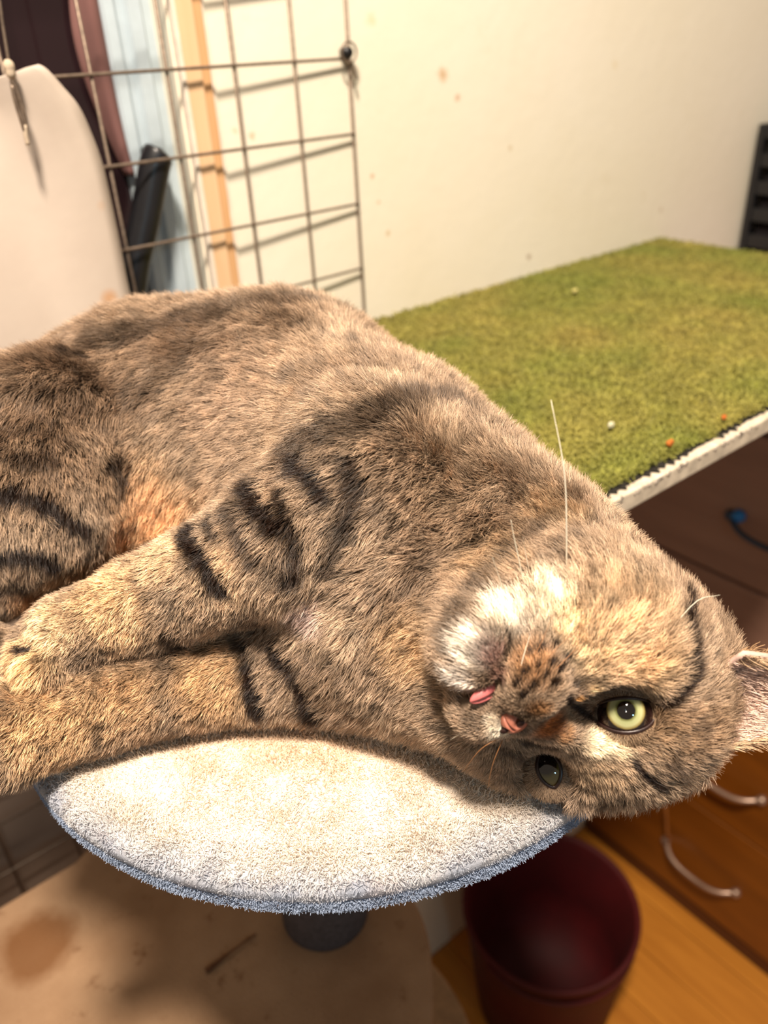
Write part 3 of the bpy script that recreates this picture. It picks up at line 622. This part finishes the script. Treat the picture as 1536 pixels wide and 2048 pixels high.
# ---- markings: strokes on the coat as room-space polylines lying on the body surface
STRIPE = [
 ([(590, 900), (640, 875), (700, 860), (760, 840), (830, 815), (900, 815), (950, 835)], 24, .58), ([(610, 920), (640, 945), (665, 975)], 22, .8),
 ([(512, 975), (530, 1005), (562, 1045)], 20, .95), ([(382, 1070), (400, 1100), (420, 1130), (442, 1170)], 20, 1.0), ([(428, 1040), (445, 1062)], 12, .7),
 ([(475, 1015), (490, 1050), (505, 1080), (520, 1110)], 13, .65), ([(582, 985), (588, 1040), (598, 1085), (585, 1150)], 17, .75), ([(285, 1165), (300, 1190), (295, 1210)], 9, .4),
 ([(345, 1195), (352, 1215)], 9, .4), ([(45, 1300), (66, 1298)], 8, .9), ([(60, 1250), (95, 1258)], 4, .6), ([(70, 1318), (110, 1315)], 4, .6), ([(155, 1240), (190, 1265), (175, 1290)], 14, .22),
 ([(715, 935), (728, 975), (715, 1030), (690, 1075), (672, 1120)], 20, .72), ([(1130, 1050), (1080, 1095), (1020, 1140), (975, 1190), (940, 1240), (915, 1300)], 17, .5),
 ([(1010, 1060), (950, 1090), (880, 1130), (820, 1180)], 13, .35), ([(1200, 1065), (1140, 1120), (1090, 1150)], 14, .25), ([(850, 1130), (820, 1170), (790, 1220)], 16, .25),
 ([(505, 1330), (515, 1380), (520, 1410)], 17, .85), ([(560, 1280), (600, 1330), (630, 1390), (640, 1420)], 18, .85), ([(470, 1250), (495, 1290), (500, 1320)], 18, .7), ([(340, 1265), (365, 1290)], 12, .7),
 ([(20, 1380), (50, 1372)], 7, .6), ([(205, 1440), (200, 1480)], 8, .4), ([(330, 1330), (380, 1340)], 10, .3), ([(640, 1300), (690, 1320), (700, 1370)], 14, .35),
 ([(0, 985), (40, 975), (80, 990), (130, 1025), (170, 1045)], 14, .85), ([(-20, 1095), (40, 1090), (80, 1095), (110, 1115)], 13, .9), ([(40, 910), (95, 908)], 14, .6), ([(215, 925), (238, 915), (240, 955)], 13, .7),
 ([(0, 1165), (40, 1150), (60, 1160)], 12, .6), ([(0, 860), (60, 850), (130, 870)], 14, .35), ([(140, 715), (175, 720)], 14, .6), ([(290, 790), (340, 760), (400, 700)], 26, .35), ([(90, 780), (160, 800)], 18, .3),
 ([(430, 640), (560, 615), (680, 630), (760, 680), (830, 720)], 26, .45), ([(200, 680), (320, 660), (430, 630)], 26, .5), ([(640, 680), (655, 740), (640, 800)], 14, .2), ([(720, 700), (740, 760), (730, 810)], 14, .22),
 ([(1372, 1215), (1362, 1260), (1366, 1310), (1368, 1345), (1345, 1385), (1322, 1405)], 10, .85), ([(1457, 1290), (1448, 1330), (1436, 1370)], 8, .65), ([(1215, 1222), (1260, 1200), (1310, 1180)], 12, .30), ([(1200, 1240), (1180, 1270)], 10, .15),
 ([(1125, 1398), (1145, 1418), (1170, 1437), (1205, 1450)], 7, .9), ([(1140, 1372), (1165, 1360), (1195, 1366)], 6, .55), ([(1255, 1515), (1280, 1538), (1310, 1565)], 7, .8), ([(1335, 1490), (1325, 1510), (1350, 1540)], 7, .6),
 ([(1370, 1440), (1385, 1470)], 7, .4), ([(1400, 1500), (1380, 1530)], 8, .55), ([(1112, 1590), (1135, 1606), (1150, 1618)], 6, .85), ([(1050, 1478), (1085, 1486), (1110, 1490)], 9, .7), ([(1200, 1590), (1240, 1585), (1260, 1600)], 9, .6),
 ([(1000, 1490), (1035, 1505), (1050, 1530)], 9, .55), ([(960, 1545), (1000, 1565), (1060, 1592)], 6, .75), ([(1010, 1275), (1022, 1300), (1005, 1340)], 4, .75), ([(1075, 1345), (1082, 1360)], 3, .0)]
for a in [(1033, 1372), (1050, 1352), (1062, 1378), (1045, 1395), (1072, 1347), (1085, 1362), (1098, 1340), (1112, 1350), (1100, 1372), (1122, 1330), (1060, 1322), (1080, 1312), (1100, 1305)]: STRIPE.append(([a, (a[0]+7, a[1]-6)], 5.0, 1.0))
PATCH = [  # px,py,radius px, colour, strength
 (1110, 1215, 62, (236, 222, 198), .9), (1020, 1240, 55, (232, 220, 202), .9), (950, 1300, 46, (230, 220, 206), .9), (925, 1360, 34, (236, 226, 214), .9), (1160, 1265, 60, (236, 214, 180), .75), (1200, 1310, 66, (250, 222, 180), .5),
 (985, 1312, 30, (150, 116, 108), .75), (1000, 1350, 22, (140, 104, 92), .7), (1065, 1335, 52, (164, 116, 72), .65), (1000, 1460, 24, (244, 232, 210), .9), (985, 1440, 16, (236, 222, 200), .8),
 (1195, 1487, 34, (255, 238, 206), .95), (1235, 1492, 26, (252, 232, 196), .8), (1095, 1452, 40, (150, 84, 28), .9), (1075, 1420, 24, (170, 116, 60), .6), (1125, 1470, 22, (160, 110, 60), .6),
 (1186, 1420, 15, (52, 30, 18), .85), (1160, 1412, 9, (60, 34, 20), .8),
 (1385, 1465, 70, (128, 102, 76), .65), (1325, 1440, 36, (150, 120, 90), .4), (1250, 1352, 44, (168, 130, 92), .5), (1150, 1600, 50, (140, 120, 104), .5), (520, 1235, 46, (60, 36, 20), .8), (1290, 1475, 60, (170, 140, 108), .4),  # darkest patch is shade in the gap under the foreleg, painted in
 (1062, 1522, 13, (214, 204, 208), .9), (1128, 1550, 12, (240, 222, 198), .9), (1180, 1378, 14, (226, 196, 150), .7), (1150, 1393, 10, (196, 140, 74), .9), (1060, 1560, 26, (150, 132, 122), .6),
 (1200, 1540, 60, (186, 158, 126), .5), (320, 960, 70, (206, 170, 130), .6), (310, 1030, 100, (214, 168, 124), .95), (250, 1120, 50, (214, 156, 100), .7), (400, 1000, 60, (206, 168, 128), .5),
 (630, 1212, 50, (186, 166, 160), .75), (700, 1250, 60, (196, 172, 146), .5), (90, 1260, 66, (240, 208, 168), .75), (220, 1200, 100, (220, 184, 142), .75), (440, 1130, 80, (200, 166, 130), .5), (420, 990, 60, (222, 190, 158), .45), (330, 1110, 70, (228, 192, 150), .45),
 (40, 1330, 60, (240, 200, 150), .8), (0, 1230, 70, (216, 150, 92), .6), (60, 1180, 40, (200, 140, 88), .5), (560, 1000, 40, (190, 160, 130), .3), (140, 1130, 50, (190, 150, 108), .3), (500, 780, 130, (168, 142, 120), .35), (840, 1280, 100, (200, 164, 120), .4), (1000, 1120, 90, (184, 152, 112), .3), (1250, 1265, 120, (216, 186, 150), .75), (150, 745, 150, (92, 68, 48), .55), (50, 900, 120, (100, 74, 52), .5), (380, 680, 95, (98, 74, 54), .5), (580, 645, 80, (100, 78, 58), .4), (760, 690, 70, (100, 78, 56), .4), (235, 960, 80, (104, 78, 54), .45), (900, 950, 120, (150, 124, 98), .4), (1120, 1040, 80, (176, 146, 108), .4), (1300, 1340, 60, (206, 172, 130), .5), (430, 1370, 90, (200, 162, 118), .6), (100, 1450, 100, (206, 168, 124), .7), (250, 1400, 80, (196, 158, 116), .6)]
SP = []
for pts, w, st in STRIPE:
    hp_ = [hit(*p) for p in pts]; hp_ = [h for h in hp_ if h is not None]
    if len(hp_) < 2: continue
    for a, b in zip(hp_[:-1], hp_[1:]):
        if np.linalg.norm(a-b) > .06: continue
        rm = w/FPX*np.linalg.norm((a+b)/2-np.array([0, 0, H]))*.93; SP.append((a, b, rm, st))
PP = []
for px, py, rad, colr, st in PATCH:
    h_ = hit(px, py)
    if h_ is not None: PP.append((h_, rad/FPX*np.linalg.norm(h_-np.array([0, 0, H]))*.93, lin(*colr), st))
def coat(P):
    n = len(P); f1 = fnoise(P, 55, 1)[:, None]; f2 = fnoise(P, 260, 2)[:, None]; f3 = fnoise(P, 110, 8)*.6+fnoise(P, 420, 9, 2)*.4; br = np.clip(.5+1.2*fnoise(P, 70, 10, 2), 0, 1)
    c = lin(118, 97, 79)*(1-f1)+lin(162, 140, 117)*f1; c = c*(.62+.76*f2)
    for h_, r, cl_, st in PP:
        d = np.linalg.norm(P-h_, axis=1)/r+(f3-.5)*.5; w = np.clip(1.35-d, 0, 1); w = (w*w*(3-2*w)*st)[:, None]; c = c*(1-w)+cl_*(.80+.4*f2)*w
    dk = np.zeros(n)
    for a, b, r, st in SP:
        ba = b-a; pa = P-a; t = np.clip(pa@ba/(ba@ba+1e-12), 0, 1); d = np.linalg.norm(pa-t[:, None]*ba, axis=1)/r+(f3-.5)*1.7; w = np.clip((1.85-d)/1.15, 0, 1)*br; dk = np.maximum(dk, w*w*(3-2*w)*st)
    mack = np.clip((fnoise(P*np.array([1, 1, .6]), 95, 14)-.60)*5, 0, 1)*.35; face = np.exp(-(np.linalg.norm(P-HC, axis=1)/.06)**4)
    dk = np.maximum(dk, mack*(1-face))[:, None]
    dk = np.clip(dk*1.25, 0, 1)
    return c*(1-dk)+lin(30, 17, 9)*dk
cat = empty('cat', (float(T[3][0][0]), float(T[3][0][1]), ZP))
cat_body = pymesh('body', [], [], None)
me = cat_body.data; me.clear_geometry(); me.from_pydata(CV.tolist(), [], CF.tolist()); me.update(); me.polygons.foreach_set('use_smooth', [True]*len(me.polygons)); under(cat_body, cat)
vcol(cat_body, coat); me.materials.append(paint_mat('coat_skin', .62, .85))
print('cat verts', len(CV), 'faces', len(CF))
# ---- fur
NFUR = 620000
HEADC = hd(-1.3, 0, -1.5)
FLOW = []     # segments with hair flow direction (head -> tail, leg root -> paw)
def seg(a, b, w=1.0): FLOW.append((a, b, unit(b-a), w))
for a, b in zip(T[::-1][:-1], T[::-1][1:]): seg(a[0], b[0])
for a, b in zip(TAIL[:-1], TAIL[1:]): seg(a[0], b[0])
seg(SH[0], EL[0]); seg(EL[0], WR[0]); seg(WR[0], PAW[0]+dleg*.02); seg(S2[0], E2[0]); seg(E2[0], W2[0]); seg(W2[0], P3[0]); seg(HIP[0], KN[0]); seg(KN2[0], HOCK[0]); seg(HOCK[0], FT2[0]); seg(CH[1][0], CH[0][0]); seg(CH[0][0], CH[2][0])
NOSE = hd(-3.5, 0, 1.4)
def legd(P):
    dl = np.full(len(P), 1e9)
    for a, b in ((SH, EL), (EL, WR), (WR, PAW), (S2, E2), (E2, W2), (W2, P2), (P2, P3), (KN, KN2), (KN2, HOCK), (HOCK, FT), (FT, FT2)):
        ba = b[0]-a[0]; t = np.clip((P-a[0])@ba/(ba@ba), 0, 1); dl = np.minimum(dl, np.linalg.norm(P-a[0]-t[:, None]*ba, axis=1)-(a[1]+(b[1]-a[1])*t))
    return dl
def flow(P, N):
    V_ = np.zeros_like(P); Wt = np.zeros(len(P))
    rad = dict(); 
    for i, (a, b, d, w) in enumerate(FLOW):
        ba = b-a; t = np.clip((P-a)@ba/(ba@ba), 0, 1); dist = np.linalg.norm(P-a-t[:, None]*ba, axis=1); R_ = .055 if i < 6 else .018
        ww = np.exp(-np.maximum(dist-R_, 0)/.006); V_ += ww[:, None]*d; Wt += ww
    V_ /= Wt[:, None]+1e-9
    V_ = V_*.8+np.array([-.10, -.35, -.85])*(1-.45*np.exp(-(np.maximum(legd(P), 0)/.010)**2))[:, None]*(np.linalg.norm(P-T[3][0], axis=1) < .2)[:, None]      # flank hair falls towards the belly
    face = np.exp(-(np.linalg.norm(P-hd(-1.2, 0, -.8), axis=1)/.050)**6)[:, None]
    q = P-NOSE; l_ = (q@HL)[:, None]; u_ = (q@HU)[:, None]
    fv = unitrow(q)*.8-HF*.5; V_ = V_*(1-face)+fv*face
    V_ = V_-N*(V_*N).sum(1)[:, None]; return unitrow(V_)
def unitrow(a): return a/(np.linalg.norm(a, axis=1)[:, None]+1e-9)
tri = np.r_[CF[:, [0, 1, 2]], CF[:, [0, 2, 3]]]; A0, B0, C0 = CV[tri[:, 0]], CV[tri[:, 1]], CV[tri[:, 2]]
ar = np.linalg.norm(np.cross(B0-A0, C0-A0), axis=1)/2; tc = (A0+B0+C0)/3; tn = unitrow(CN[tri].mean(1))
headw = np.exp(-(np.linalg.norm(tc-HEADC, axis=1)/.055)**4); vis = np.clip((tn*unitrow(np.array([0, 0, H])-tc)).sum(1)+.25, .12, 1)
dens = ar*(1+1.6*headw)*(.35+.65*np.minimum(vis*1.6, 1)); dens[(tn[:, 2] < -.9)] *= .05
dens[tc[:, 2] < ZP+.0022] = 0
def fur_batch(n, lscale, rad, seedn):
    r_ = np.random.default_rng(seedn); cs = np.cumsum(dens); k = np.searchsorted(cs, r_.random(n)*cs[-1]); u, v = r_.random((2, n)); fl2 = u+v > 1; u[fl2] = 1-u[fl2]; v[fl2] = 1-v[fl2]
    P = A0[k]+(B0[k]-A0[k])*u[:, None]+(C0[k]-A0[k])*v[:, None]; N = unitrow(CN[tri[k, 0]]*(1-u-v)[:, None]+CN[tri[k, 1]]*u[:, None]+CN[tri[k, 2]]*v[:, None])
    keep = np.ones(n, bool)
    for c, tc_, s in EYE: keep &= np.linalg.norm(P-c, axis=1) > .0121
    keep &= np.linalg.norm(P-hd(-3.62, 0, 1.45), axis=1) > .0042
    for q in range(5): keep &= ~((np.linalg.norm(P-hd(-4.9, -.8+.4*q, 1.0), axis=1) < .0022))
    P, N = P[keep], N[keep]; n = len(P)
    # length map
    face = np.exp(-(np.linalg.norm(P-hd(-1.6, 0, -.2), axis=1)/.042)**4); dl = np.full(n, 1e9)
    for a, b in ((EL, WR), (WR, PAW), (E2, W2), (W2, P2), (P2, P3), (HOCK, FT), (FT, FT2)):
        ba = b[0]-a[0]; t = np.clip((P-a[0])@ba/(ba@ba), 0, 1); dl = np.minimum(dl, np.linalg.norm(P-a[0]-t[:, None]*ba, axis=1)-a[1])
    legw = np.exp(-(np.maximum(dl, 0)/.004)**2); L = .0080*(1-legw)+.0046*legw; L = L*(1-face)+.0026*face
    pawd = np.minimum(np.linalg.norm(P-PAW[0], axis=1), np.linalg.norm(P-FT2[0], axis=1)); L *= 1-.55*np.exp(-(pawd/.026)**2)
    muz = np.exp(-(np.linalg.norm(P-hd(-4.0, 0, .8), axis=1)/.020)**4); L = L*(1-muz)+.0017*muz
    L = L*lscale*r_.uniform(.65, 1.25, n)
    Tn = flow(P, N)
    # clump / swirl noise shared by neighbours
    g1 = np.c_[fnoise(P, 130, 31, 2)-.5, fnoise(P, 130, 32, 2)-.5, fnoise(P, 130, 33, 2)-.5]*1.7+np.c_[fnoise(P, 420, 34, 1)-.5, fnoise(P, 420, 35, 1)-.5, fnoise(P, 420, 36, 1)-.5]*1.0
    g1 *= (1-.45*face)[:, None]
    lift = (.72+.45*fnoise(P, 90, 37, 2)-.42*face)[:, None]
    d1 = unitrow(Tn*.75+N*(lift+.15)+g1*.6+r_.normal(0, .16, (n, 3))); d2 = unitrow(Tn+N*(lift-.30)+g1*.75+r_.normal(0, .22, (n, 3)))
    dn = (d2*N).sum(1)[:, None]; d2 = unitrow(d2-N*np.minimum(dn, 0)); Lc = L[:, None]
    X1 = P+d1*Lc*.35; X2 = X1+unitrow(d1+d2)*Lc*.35; X3 = X2+d2*Lc*.3; PT = np.stack([P-N*.0003, X1, X2, X3], 1)
    for c, tc_, s in EYE:      # keep the eyeballs free
        for q in (1, 2, 3):
            dv = PT[:, q]-c; dd = np.linalg.norm(dv, axis=1); m = dd < .0128; PT[m, q] = c+dv[m]/dd[m][:, None]*.0128
    rz = np.hypot(PT[:, :, 0]-PC[0], PT[:, :, 1]-PC[1]) < PR; PT[:, :, 2] = np.where(rz, np.maximum(PT[:, :, 2], ZP+.0008), PT[:, :, 2])
    C = coat(P); j = r_.random((n, 1)); C = C*(.70+.6*j)*(.30+1.4*fnoise(P, 330, 40, 2)[:, None]); tk = r_.random(n) < .10; C[tk] = C[tk]*.4; tl_ = r_.random(n) < .22; C[tl_] = np.minimum(C[tl_]*1.4+.025, 1)
    RD = rad*np.array([1, .95, .7, .15])[None]*(1-.35*face)[:, None]; return PT, RD, C
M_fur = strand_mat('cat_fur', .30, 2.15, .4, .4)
PT, RD, CC = fur_batch(NFUR, 1.0, .000082, 101)
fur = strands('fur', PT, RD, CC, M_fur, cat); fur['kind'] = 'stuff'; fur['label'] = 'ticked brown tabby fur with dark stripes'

# ---- eyes
def ramp_eye():
    m = M('eye_iris', rough=.05, spec=.6, coat=1.0); m.set('Coat Roughness', .02)
    a = m.node('ShaderNodeAttribute', attribute_name='radial'); nz = m.noise(420, 3); ad = m.node('ShaderNodeMath', operation='MULTIPLY_ADD'); m.ln(nz, ad.inputs[0]); ad.inputs[1].default_value = .05; m.ln(a.outputs['Fac'], ad.inputs[2])
    m.col(m.ramp(ad.outputs[0], [(.0, (.004, .003, .003, 1)), (.31, (.004, .003, .003, 1)), (.35, srgb(112, 114, 66)), (.43, srgb(168, 172, 122)), (.56, srgb(184, 184, 134)), (.66, srgb(150, 134, 76)), (.71, srgb(50, 34, 20)), (.75, srgb(14, 9, 8)), (1, srgb(46, 28, 26))])); return m.m
M_eye = ramp_eye(); M_eye2 = M_eye.copy()
for nd in M_eye2.node_tree.nodes:
    if nd.type == 'VALTORGB':
        for e_ in nd.color_ramp.elements[2:6]: e_.color = (e_.color[0]*.30, e_.color[1]*.24, e_.color[2]*.14, 1); M_lid = plain('dark_eyelid', (44, 28, 24), .35, .2, 300, spec=.5)
M_skin = plain('pale_lid_fur', (112, 84, 60), .8, .3, 300)
def eye(c, tocam, sgn, hax, look, opening, name_):
    """hax: corner-to-corner direction; opening(t)->(h angle, v angle) almond in degrees"""
    w = unit(look); h = unit(hax-w*np.dot(hax, w)); v = np.cross(w, h); r = .0108
    nr, nk = 110, 64; V = [c+w*r]; rad_ = [0]; F = []
    for i in range(1, nr+1):
        th = math.pi*i/nr*.999
        for k in range(nk):
            ph = 2*math.pi*k/nk; s_ = math.sin(th); bul = 1+.045*math.exp(-(th/.5)**2)
            V.append(c+(w*math.cos(th)+(h*math.cos(ph)+v*math.sin(ph))*s_)*r*bul); e_ = math.sin(min(th, math.pi/2))
            rad_.append(min(1, th*(1.12 if sgn > 0 else .80)) if th < 1.2 else 1)
    for k in range(nk): F.append((0, 1+k, 1+(k+1) % nk))
    for i in range(nr-1):
        for k in range(nk): F.append((1+i*nk+k, 1+(i+1)*nk+k, 1+(i+1)*nk+(k+1) % nk, 1+i*nk+(k+1) % nk))
    o = pymesh('eyeball', V, F, M_eye if sgn > 0 else M_eye2, cat); a = o.data.attributes.new('radial', 'FLOAT', 'POINT'); a.data.foreach_set('value', np.array(rad_, np.float32)); o['label'] = name_
    # lids: almond opening on a slightly larger ball, running out into the face
    lw = unit(tocam); lh = unit(hax-lw*np.dot(hax, lw)); lv = np.cross(lw, lh); V = []; F = []; nk = 72; mats = []
    rings = [(0, 1.01), (0.0, 1.055), (3, 1.07), (6, 1.07), (14, 1.065), (27, 1.04), (40, 1.0)]
    for gi, (ex, rs) in enumerate(rings):
        for k in range(nk):
            t = 2*math.pi*k/nk; a_, b_ = opening(t); L0 = math.hypot(a_, b_); sc2 = (L0+ex)/L0; a_ *= sc2; b_ *= sc2; th = math.radians(math.hypot(a_, b_)); ph = math.atan2(b_, a_)
            V.append(c+(lw*math.cos(th)+(lh*math.cos(ph)+lv*math.sin(ph))*math.sin(th))*r*rs)
    for i in range(len(rings)-1):
        for k in range(nk): F.append((i*nk+k, i*nk+(k+1) % nk, (i+1)*nk+(k+1) % nk, (i+1)*nk+k)); mats.append(0 if i < 3 else 1)
    L_ = pymesh('eyelid', V, F, M_lid, cat); L_.data.materials.append(M_skin); L_.data.polygons.foreach_set('material_index', mats)
    n = 9000; r_ = np.random.default_rng(11+sgn); t = r_.uniform(0, 2*math.pi, n); ex = r_.uniform(5, 42, n); PT = []
    ab = np.array([opening(q) for q in t]); L0 = np.hypot(ab[:, 0], ab[:, 1]); th = np.radians(L0+ex); ph = np.arctan2(ab[:, 1], ab[:, 0]); rs = 1.06-.05*np.clip((ex-14)/28, 0, 1)
    rad1 = np.cos(ph)[:, None]*lh+np.sin(ph)[:, None]*lv; nrm = lw*np.cos(th)[:, None]+rad1*np.sin(th)[:, None]; tg_ = -lw*np.sin(th)[:, None]+rad1*np.cos(th)[:, None]
    P = c+nrm*(r*rs)[:, None]; dd = unitrow(tg_+nrm*.45+r_.normal(0, .22, (n, 3))); Lh = (.0009+.0016*np.clip((ex-5)/20, 0, 1))[:, None]*r_.uniform(.7, 1.3, (n, 1))
    C = coat(P)*(.7+.6*r_.random((n, 1))); f_ = strands('lid_fur', np.stack([P, P+dd*Lh*.5, P+unitrow(dd+tg_*.3)*Lh], 1), np.array([.00009, .00008, .00002])[None]*np.ones((n, 1)), C, M_fur, None); f_.parent = L_; f_['kind'] = 'stuff'
def upper_open(t):      # negative h = inner corner (towards the nose); v>0 = image up
    ch_, sh_ = math.cos(t), math.sin(t); a_ = (74 if ch_ < 0 else 60)*ch_; b_ = 19*abs(sh_)**.6 if sh_ > 0 else -36*abs(sh_)**.85
    if ch_ < 0: b_ *= (1-.35*abs(ch_)**2.0)
    return a_, b_
c, tcm, s = EYE[0]; hx = ROT@np.array([1, .03, 0]); eye(c, tcm, 1, hx, tcm+ROT@np.array([.03, .02, 0]), upper_open, 'pale yellow-green eye with round black pupil')
def lower_open(t):
    ch_, sh_ = math.cos(t), math.sin(t); return 19*ch_, 33*sh_*(1-.2*abs(ch_))
c, tcm, s = EYE[1]; hx = ROT@np.array([.97, .25, 0]); eye(c, tcm, -1, hx, tcm+ROT@np.array([-.15, .25, 0]), lower_open, 'dark half-hidden lower eye')

# ---- nose leather, tongue
def blob(name, c, ax, rad_, mat, deform=None, sub=4):
    bm = bmesh.new(); bmesh.ops.create_icosphere(bm, subdivisions=sub, radius=1)
    for v in bm.verts:
        q = np.array(v.co)
        if deform: q = deform(q)
        v.co = Vector(np.array(c)+(np.array(ax).T@(q*np.array(rad_))))
    return bmobj(name, bm, mat, cat)
M_nose = plain('pink_brown_nose', (170, 104, 84), .5, .12, 200, spec=.5, bump=.3); M_tongue = plain('pink_tongue', (214, 118, 116), .35, .08, 300, spec=.5, bump=.3)
def nosef(q):      # wide at the top, narrowing to the lip, two nostril dents
    u, l, f_ = q; w = .55+.45*(u*.5+.5)
    q = np.array([u, l*w, f_]); 
    for s in (-1, 1):
        d = math.hypot(u+.05, l*w-s*.52); 
        if f_ > -.2: q[2] -= .75*math.exp(-(d/.22)**2)
    d = abs(l); q[2] -= .25*math.exp(-(d/.10)**2)*(1 if u < .2 else 0); return q
nz_ = blob('nose', hd(-3.60, 0, 1.22), HAX, (.0042, .0062, .0040), M_nose, nosef, 5); nz_['label'] = 'pinkish brown nose leather'
M_hole = plain('nostril', (40, 18, 14), .6)
for s_ in (-1, 1): blob('nostril', hd(-3.62, .36*s_, 1.50), HAX, (.0010, .0015, .0007), M_hole, None, 3)
ta = unit(ROT@np.array([-.84, -.42, .32])); tb = unit(np.cross(ta, HF)); tn_ = np.cross(ta, tb)
tg = blob('tongue', Pd(975, 1383, .2565), [ta, tb, tn_], (.0068, .0032, .0022), M_tongue, lambda q: np.array([q[0], q[1]*(1-.18*q[0]), q[2]*(1-.5*max(0, 1-abs(q[1])*3)*(q[2] < 0))]), 4); tg['label'] = 'tip of pink tongue sticking out'
# ---- ears
M_earin = plain('pink_inner_ear', (206, 172, 158), .75, .12, 120, bump=.3)
def ear(base, tipv, width, openv, name_, curl=.45):
    """cupped triangular shell: base centre, vector to tip, half width vector, opening direction"""
    nu, nv = 26, 22; V = []; F = []
    for i in range(nu):
        t = i/(nu-1); wd_ = (1-t**1.7)**.75*.98+.02
        for k in range(nv):
            s_ = -1+2*k/(nv-1); cup = (1-s_*s_)*curl*(1-t*.8)
            V.append(base+tipv*t+width*s_*wd_-openv*cup*np.linalg.norm(width)*1.2+tipv*(-.10*(1-s_*s_)*(1-t)))
    for i in range(nu-1):
        for k in range(nv-1): F.append((i*nv+k, i*nv+k+1, (i+1)*nv+k+1, (i+1)*nv+k))
    o = pymesh('ear', V, F, M_earin, cat); md = o.modifiers.new('s', 'SOLIDIFY'); md.thickness = .0016; md.offset = 0; o['label'] = name_
    V = np.array(V); r_ = np.random.default_rng(5); n = 9000; F = np.array(F); k = r_.integers(0, len(F), n); u, v = r_.random((2, n, 1)); q = V[F[k]]
    P = (q[:, 0]*(1-u)+q[:, 1]*u)*(1-v)+(q[:, 3]*(1-u)+q[:, 2]*u)*v; N = unitrow(np.cross(q[:, 1]-q[:, 0], q[:, 3]-q[:, 0])); sg = np.sign((N@openv))[:, None]; N = N*sg
    back = (r_.random(n) < .45)[:, None]; N = np.where(back, -N, N); Td = unitrow(np.tile(tipv, (n, 1))+r_.normal(0, .25, (n, 3))*np.linalg.norm(tipv)); L = np.where(back[:, 0], .005, .0035)*r_.uniform(.6, 1.4, n)
    sv = np.abs(-1+2*((k % (nv-1))+u[:, 0])/(nv-1)); rim = sv > .86; L[rim & ~back[:, 0]] *= 1.6
    P = P+N*.0009; PT = np.stack([P, P+(Td*.8+N*.35)*L[:, None]*.5, P+(Td+N*.2)*L[:, None]], 1)
    C = np.where(back, lin(170, 136, 100), lin(224, 194, 176))*(.7+.5*r_.random((n, 1))); C[rim & ~back[:, 0]] = lin(190, 160, 128)
    f_ = strands('ear_fur', PT, np.array([.00011, .0001, .00003])[None]*np.ones((n, 1)), C, M_fur, None); f_.parent = o; f_['kind'] = 'stuff'
ec = lambda x, y, z: ROT@np.array([x, y, z])
b_ = Pd(1430, 1408, .2715); ear(b_, ec(.052, -.003, -.006), ec(.007, .0185, .006), unit(ec(-.15, .1, 1)), 'upper ear, pink inside with pale furry rim')
b_ = hd(2.9, -3.0, -4.2); ear(b_, (HU*.010-HL*.018-HF*.022), HF*.012+HU*.006, unit(-HL*.5+HU), 'lower ear folded back under the head')
# ---- whiskers
M_wh = plain('white_whisker', (240, 232, 210), .3, .02, 100, spec=.6); M_whd = plain('brown_whisker', (150, 104, 66), .4, .05, 100)
def whisker(P_, r, mat): n = 14; Q = spline(P_, n); tube('whisker', Q, np.linspace(r, r*.25, n), mat, cat, 6)
def sp3(pts): return [Pd(x, y, d) for x, y, d in pts]
whisker(sp3([(1132, 1180, .262), (1133, 1060, .25), (1128, 940, .243), (1102, 800, .24)]), .00032, M_wh)
whisker(sp3([(1050, 1190, .262), (1040, 1130, .255), (1028, 1075, .25), (1022, 1040, .247)]), .00028, M_wh)
whisker(sp3([(1018, 1215, .262), (1000, 1160, .256), (985, 1115, .25)]), .00022, M_wh)
whisker(sp3([(1062, 1160, .262), (1050, 1100, .256), (1046, 1075, .25)]), .00018, M_wh)
whisker(sp3([(1045, 1395, .248), (1070, 1350, .246), (1110, 1300, .246), (1165, 1250, .248)]), .00024, M_whd)
whisker(sp3([(1065, 1385, .249), (1100, 1350, .247), (1150, 1300, .248), (1190, 1262, .25)]), .00024, M_whd)
whisker(sp3([(1048, 1372, .249), (1062, 1325, .247), (1085, 1280, .247), (1105, 1230, .249)]), .0002, M_whd)
whisker(sp3([(1035, 1370, .249), (1045, 1320, .247), (1060, 1270, .248)]), .0002, M_wh)
whisker(sp3([(1080, 1375, .249), (1120, 1330, .248), (1160, 1290, .249)]), .00022, M_wh)
whisker(sp3([(1000, 1475, .262), (960, 1500, .262), (925, 1545, .268)]), .00018, M_whd); whisker(sp3([(990, 1450, .260), (945, 1455, .262), (900, 1480, .268)]), .00018, M_wh); whisker(sp3([(1005, 1480, .264), (985, 1530, .266), (975, 1580, .27)]), .00016, M_whd)
whisker(sp3([(1270, 1372, .262), (1320, 1290, .257), (1390, 1205, .255), (1440, 1190, .256)]), .00022, M_wh)
tag(cat, 'brown tabby cat lying on its side on the plush perch, pink tongue tip out', 'cat')
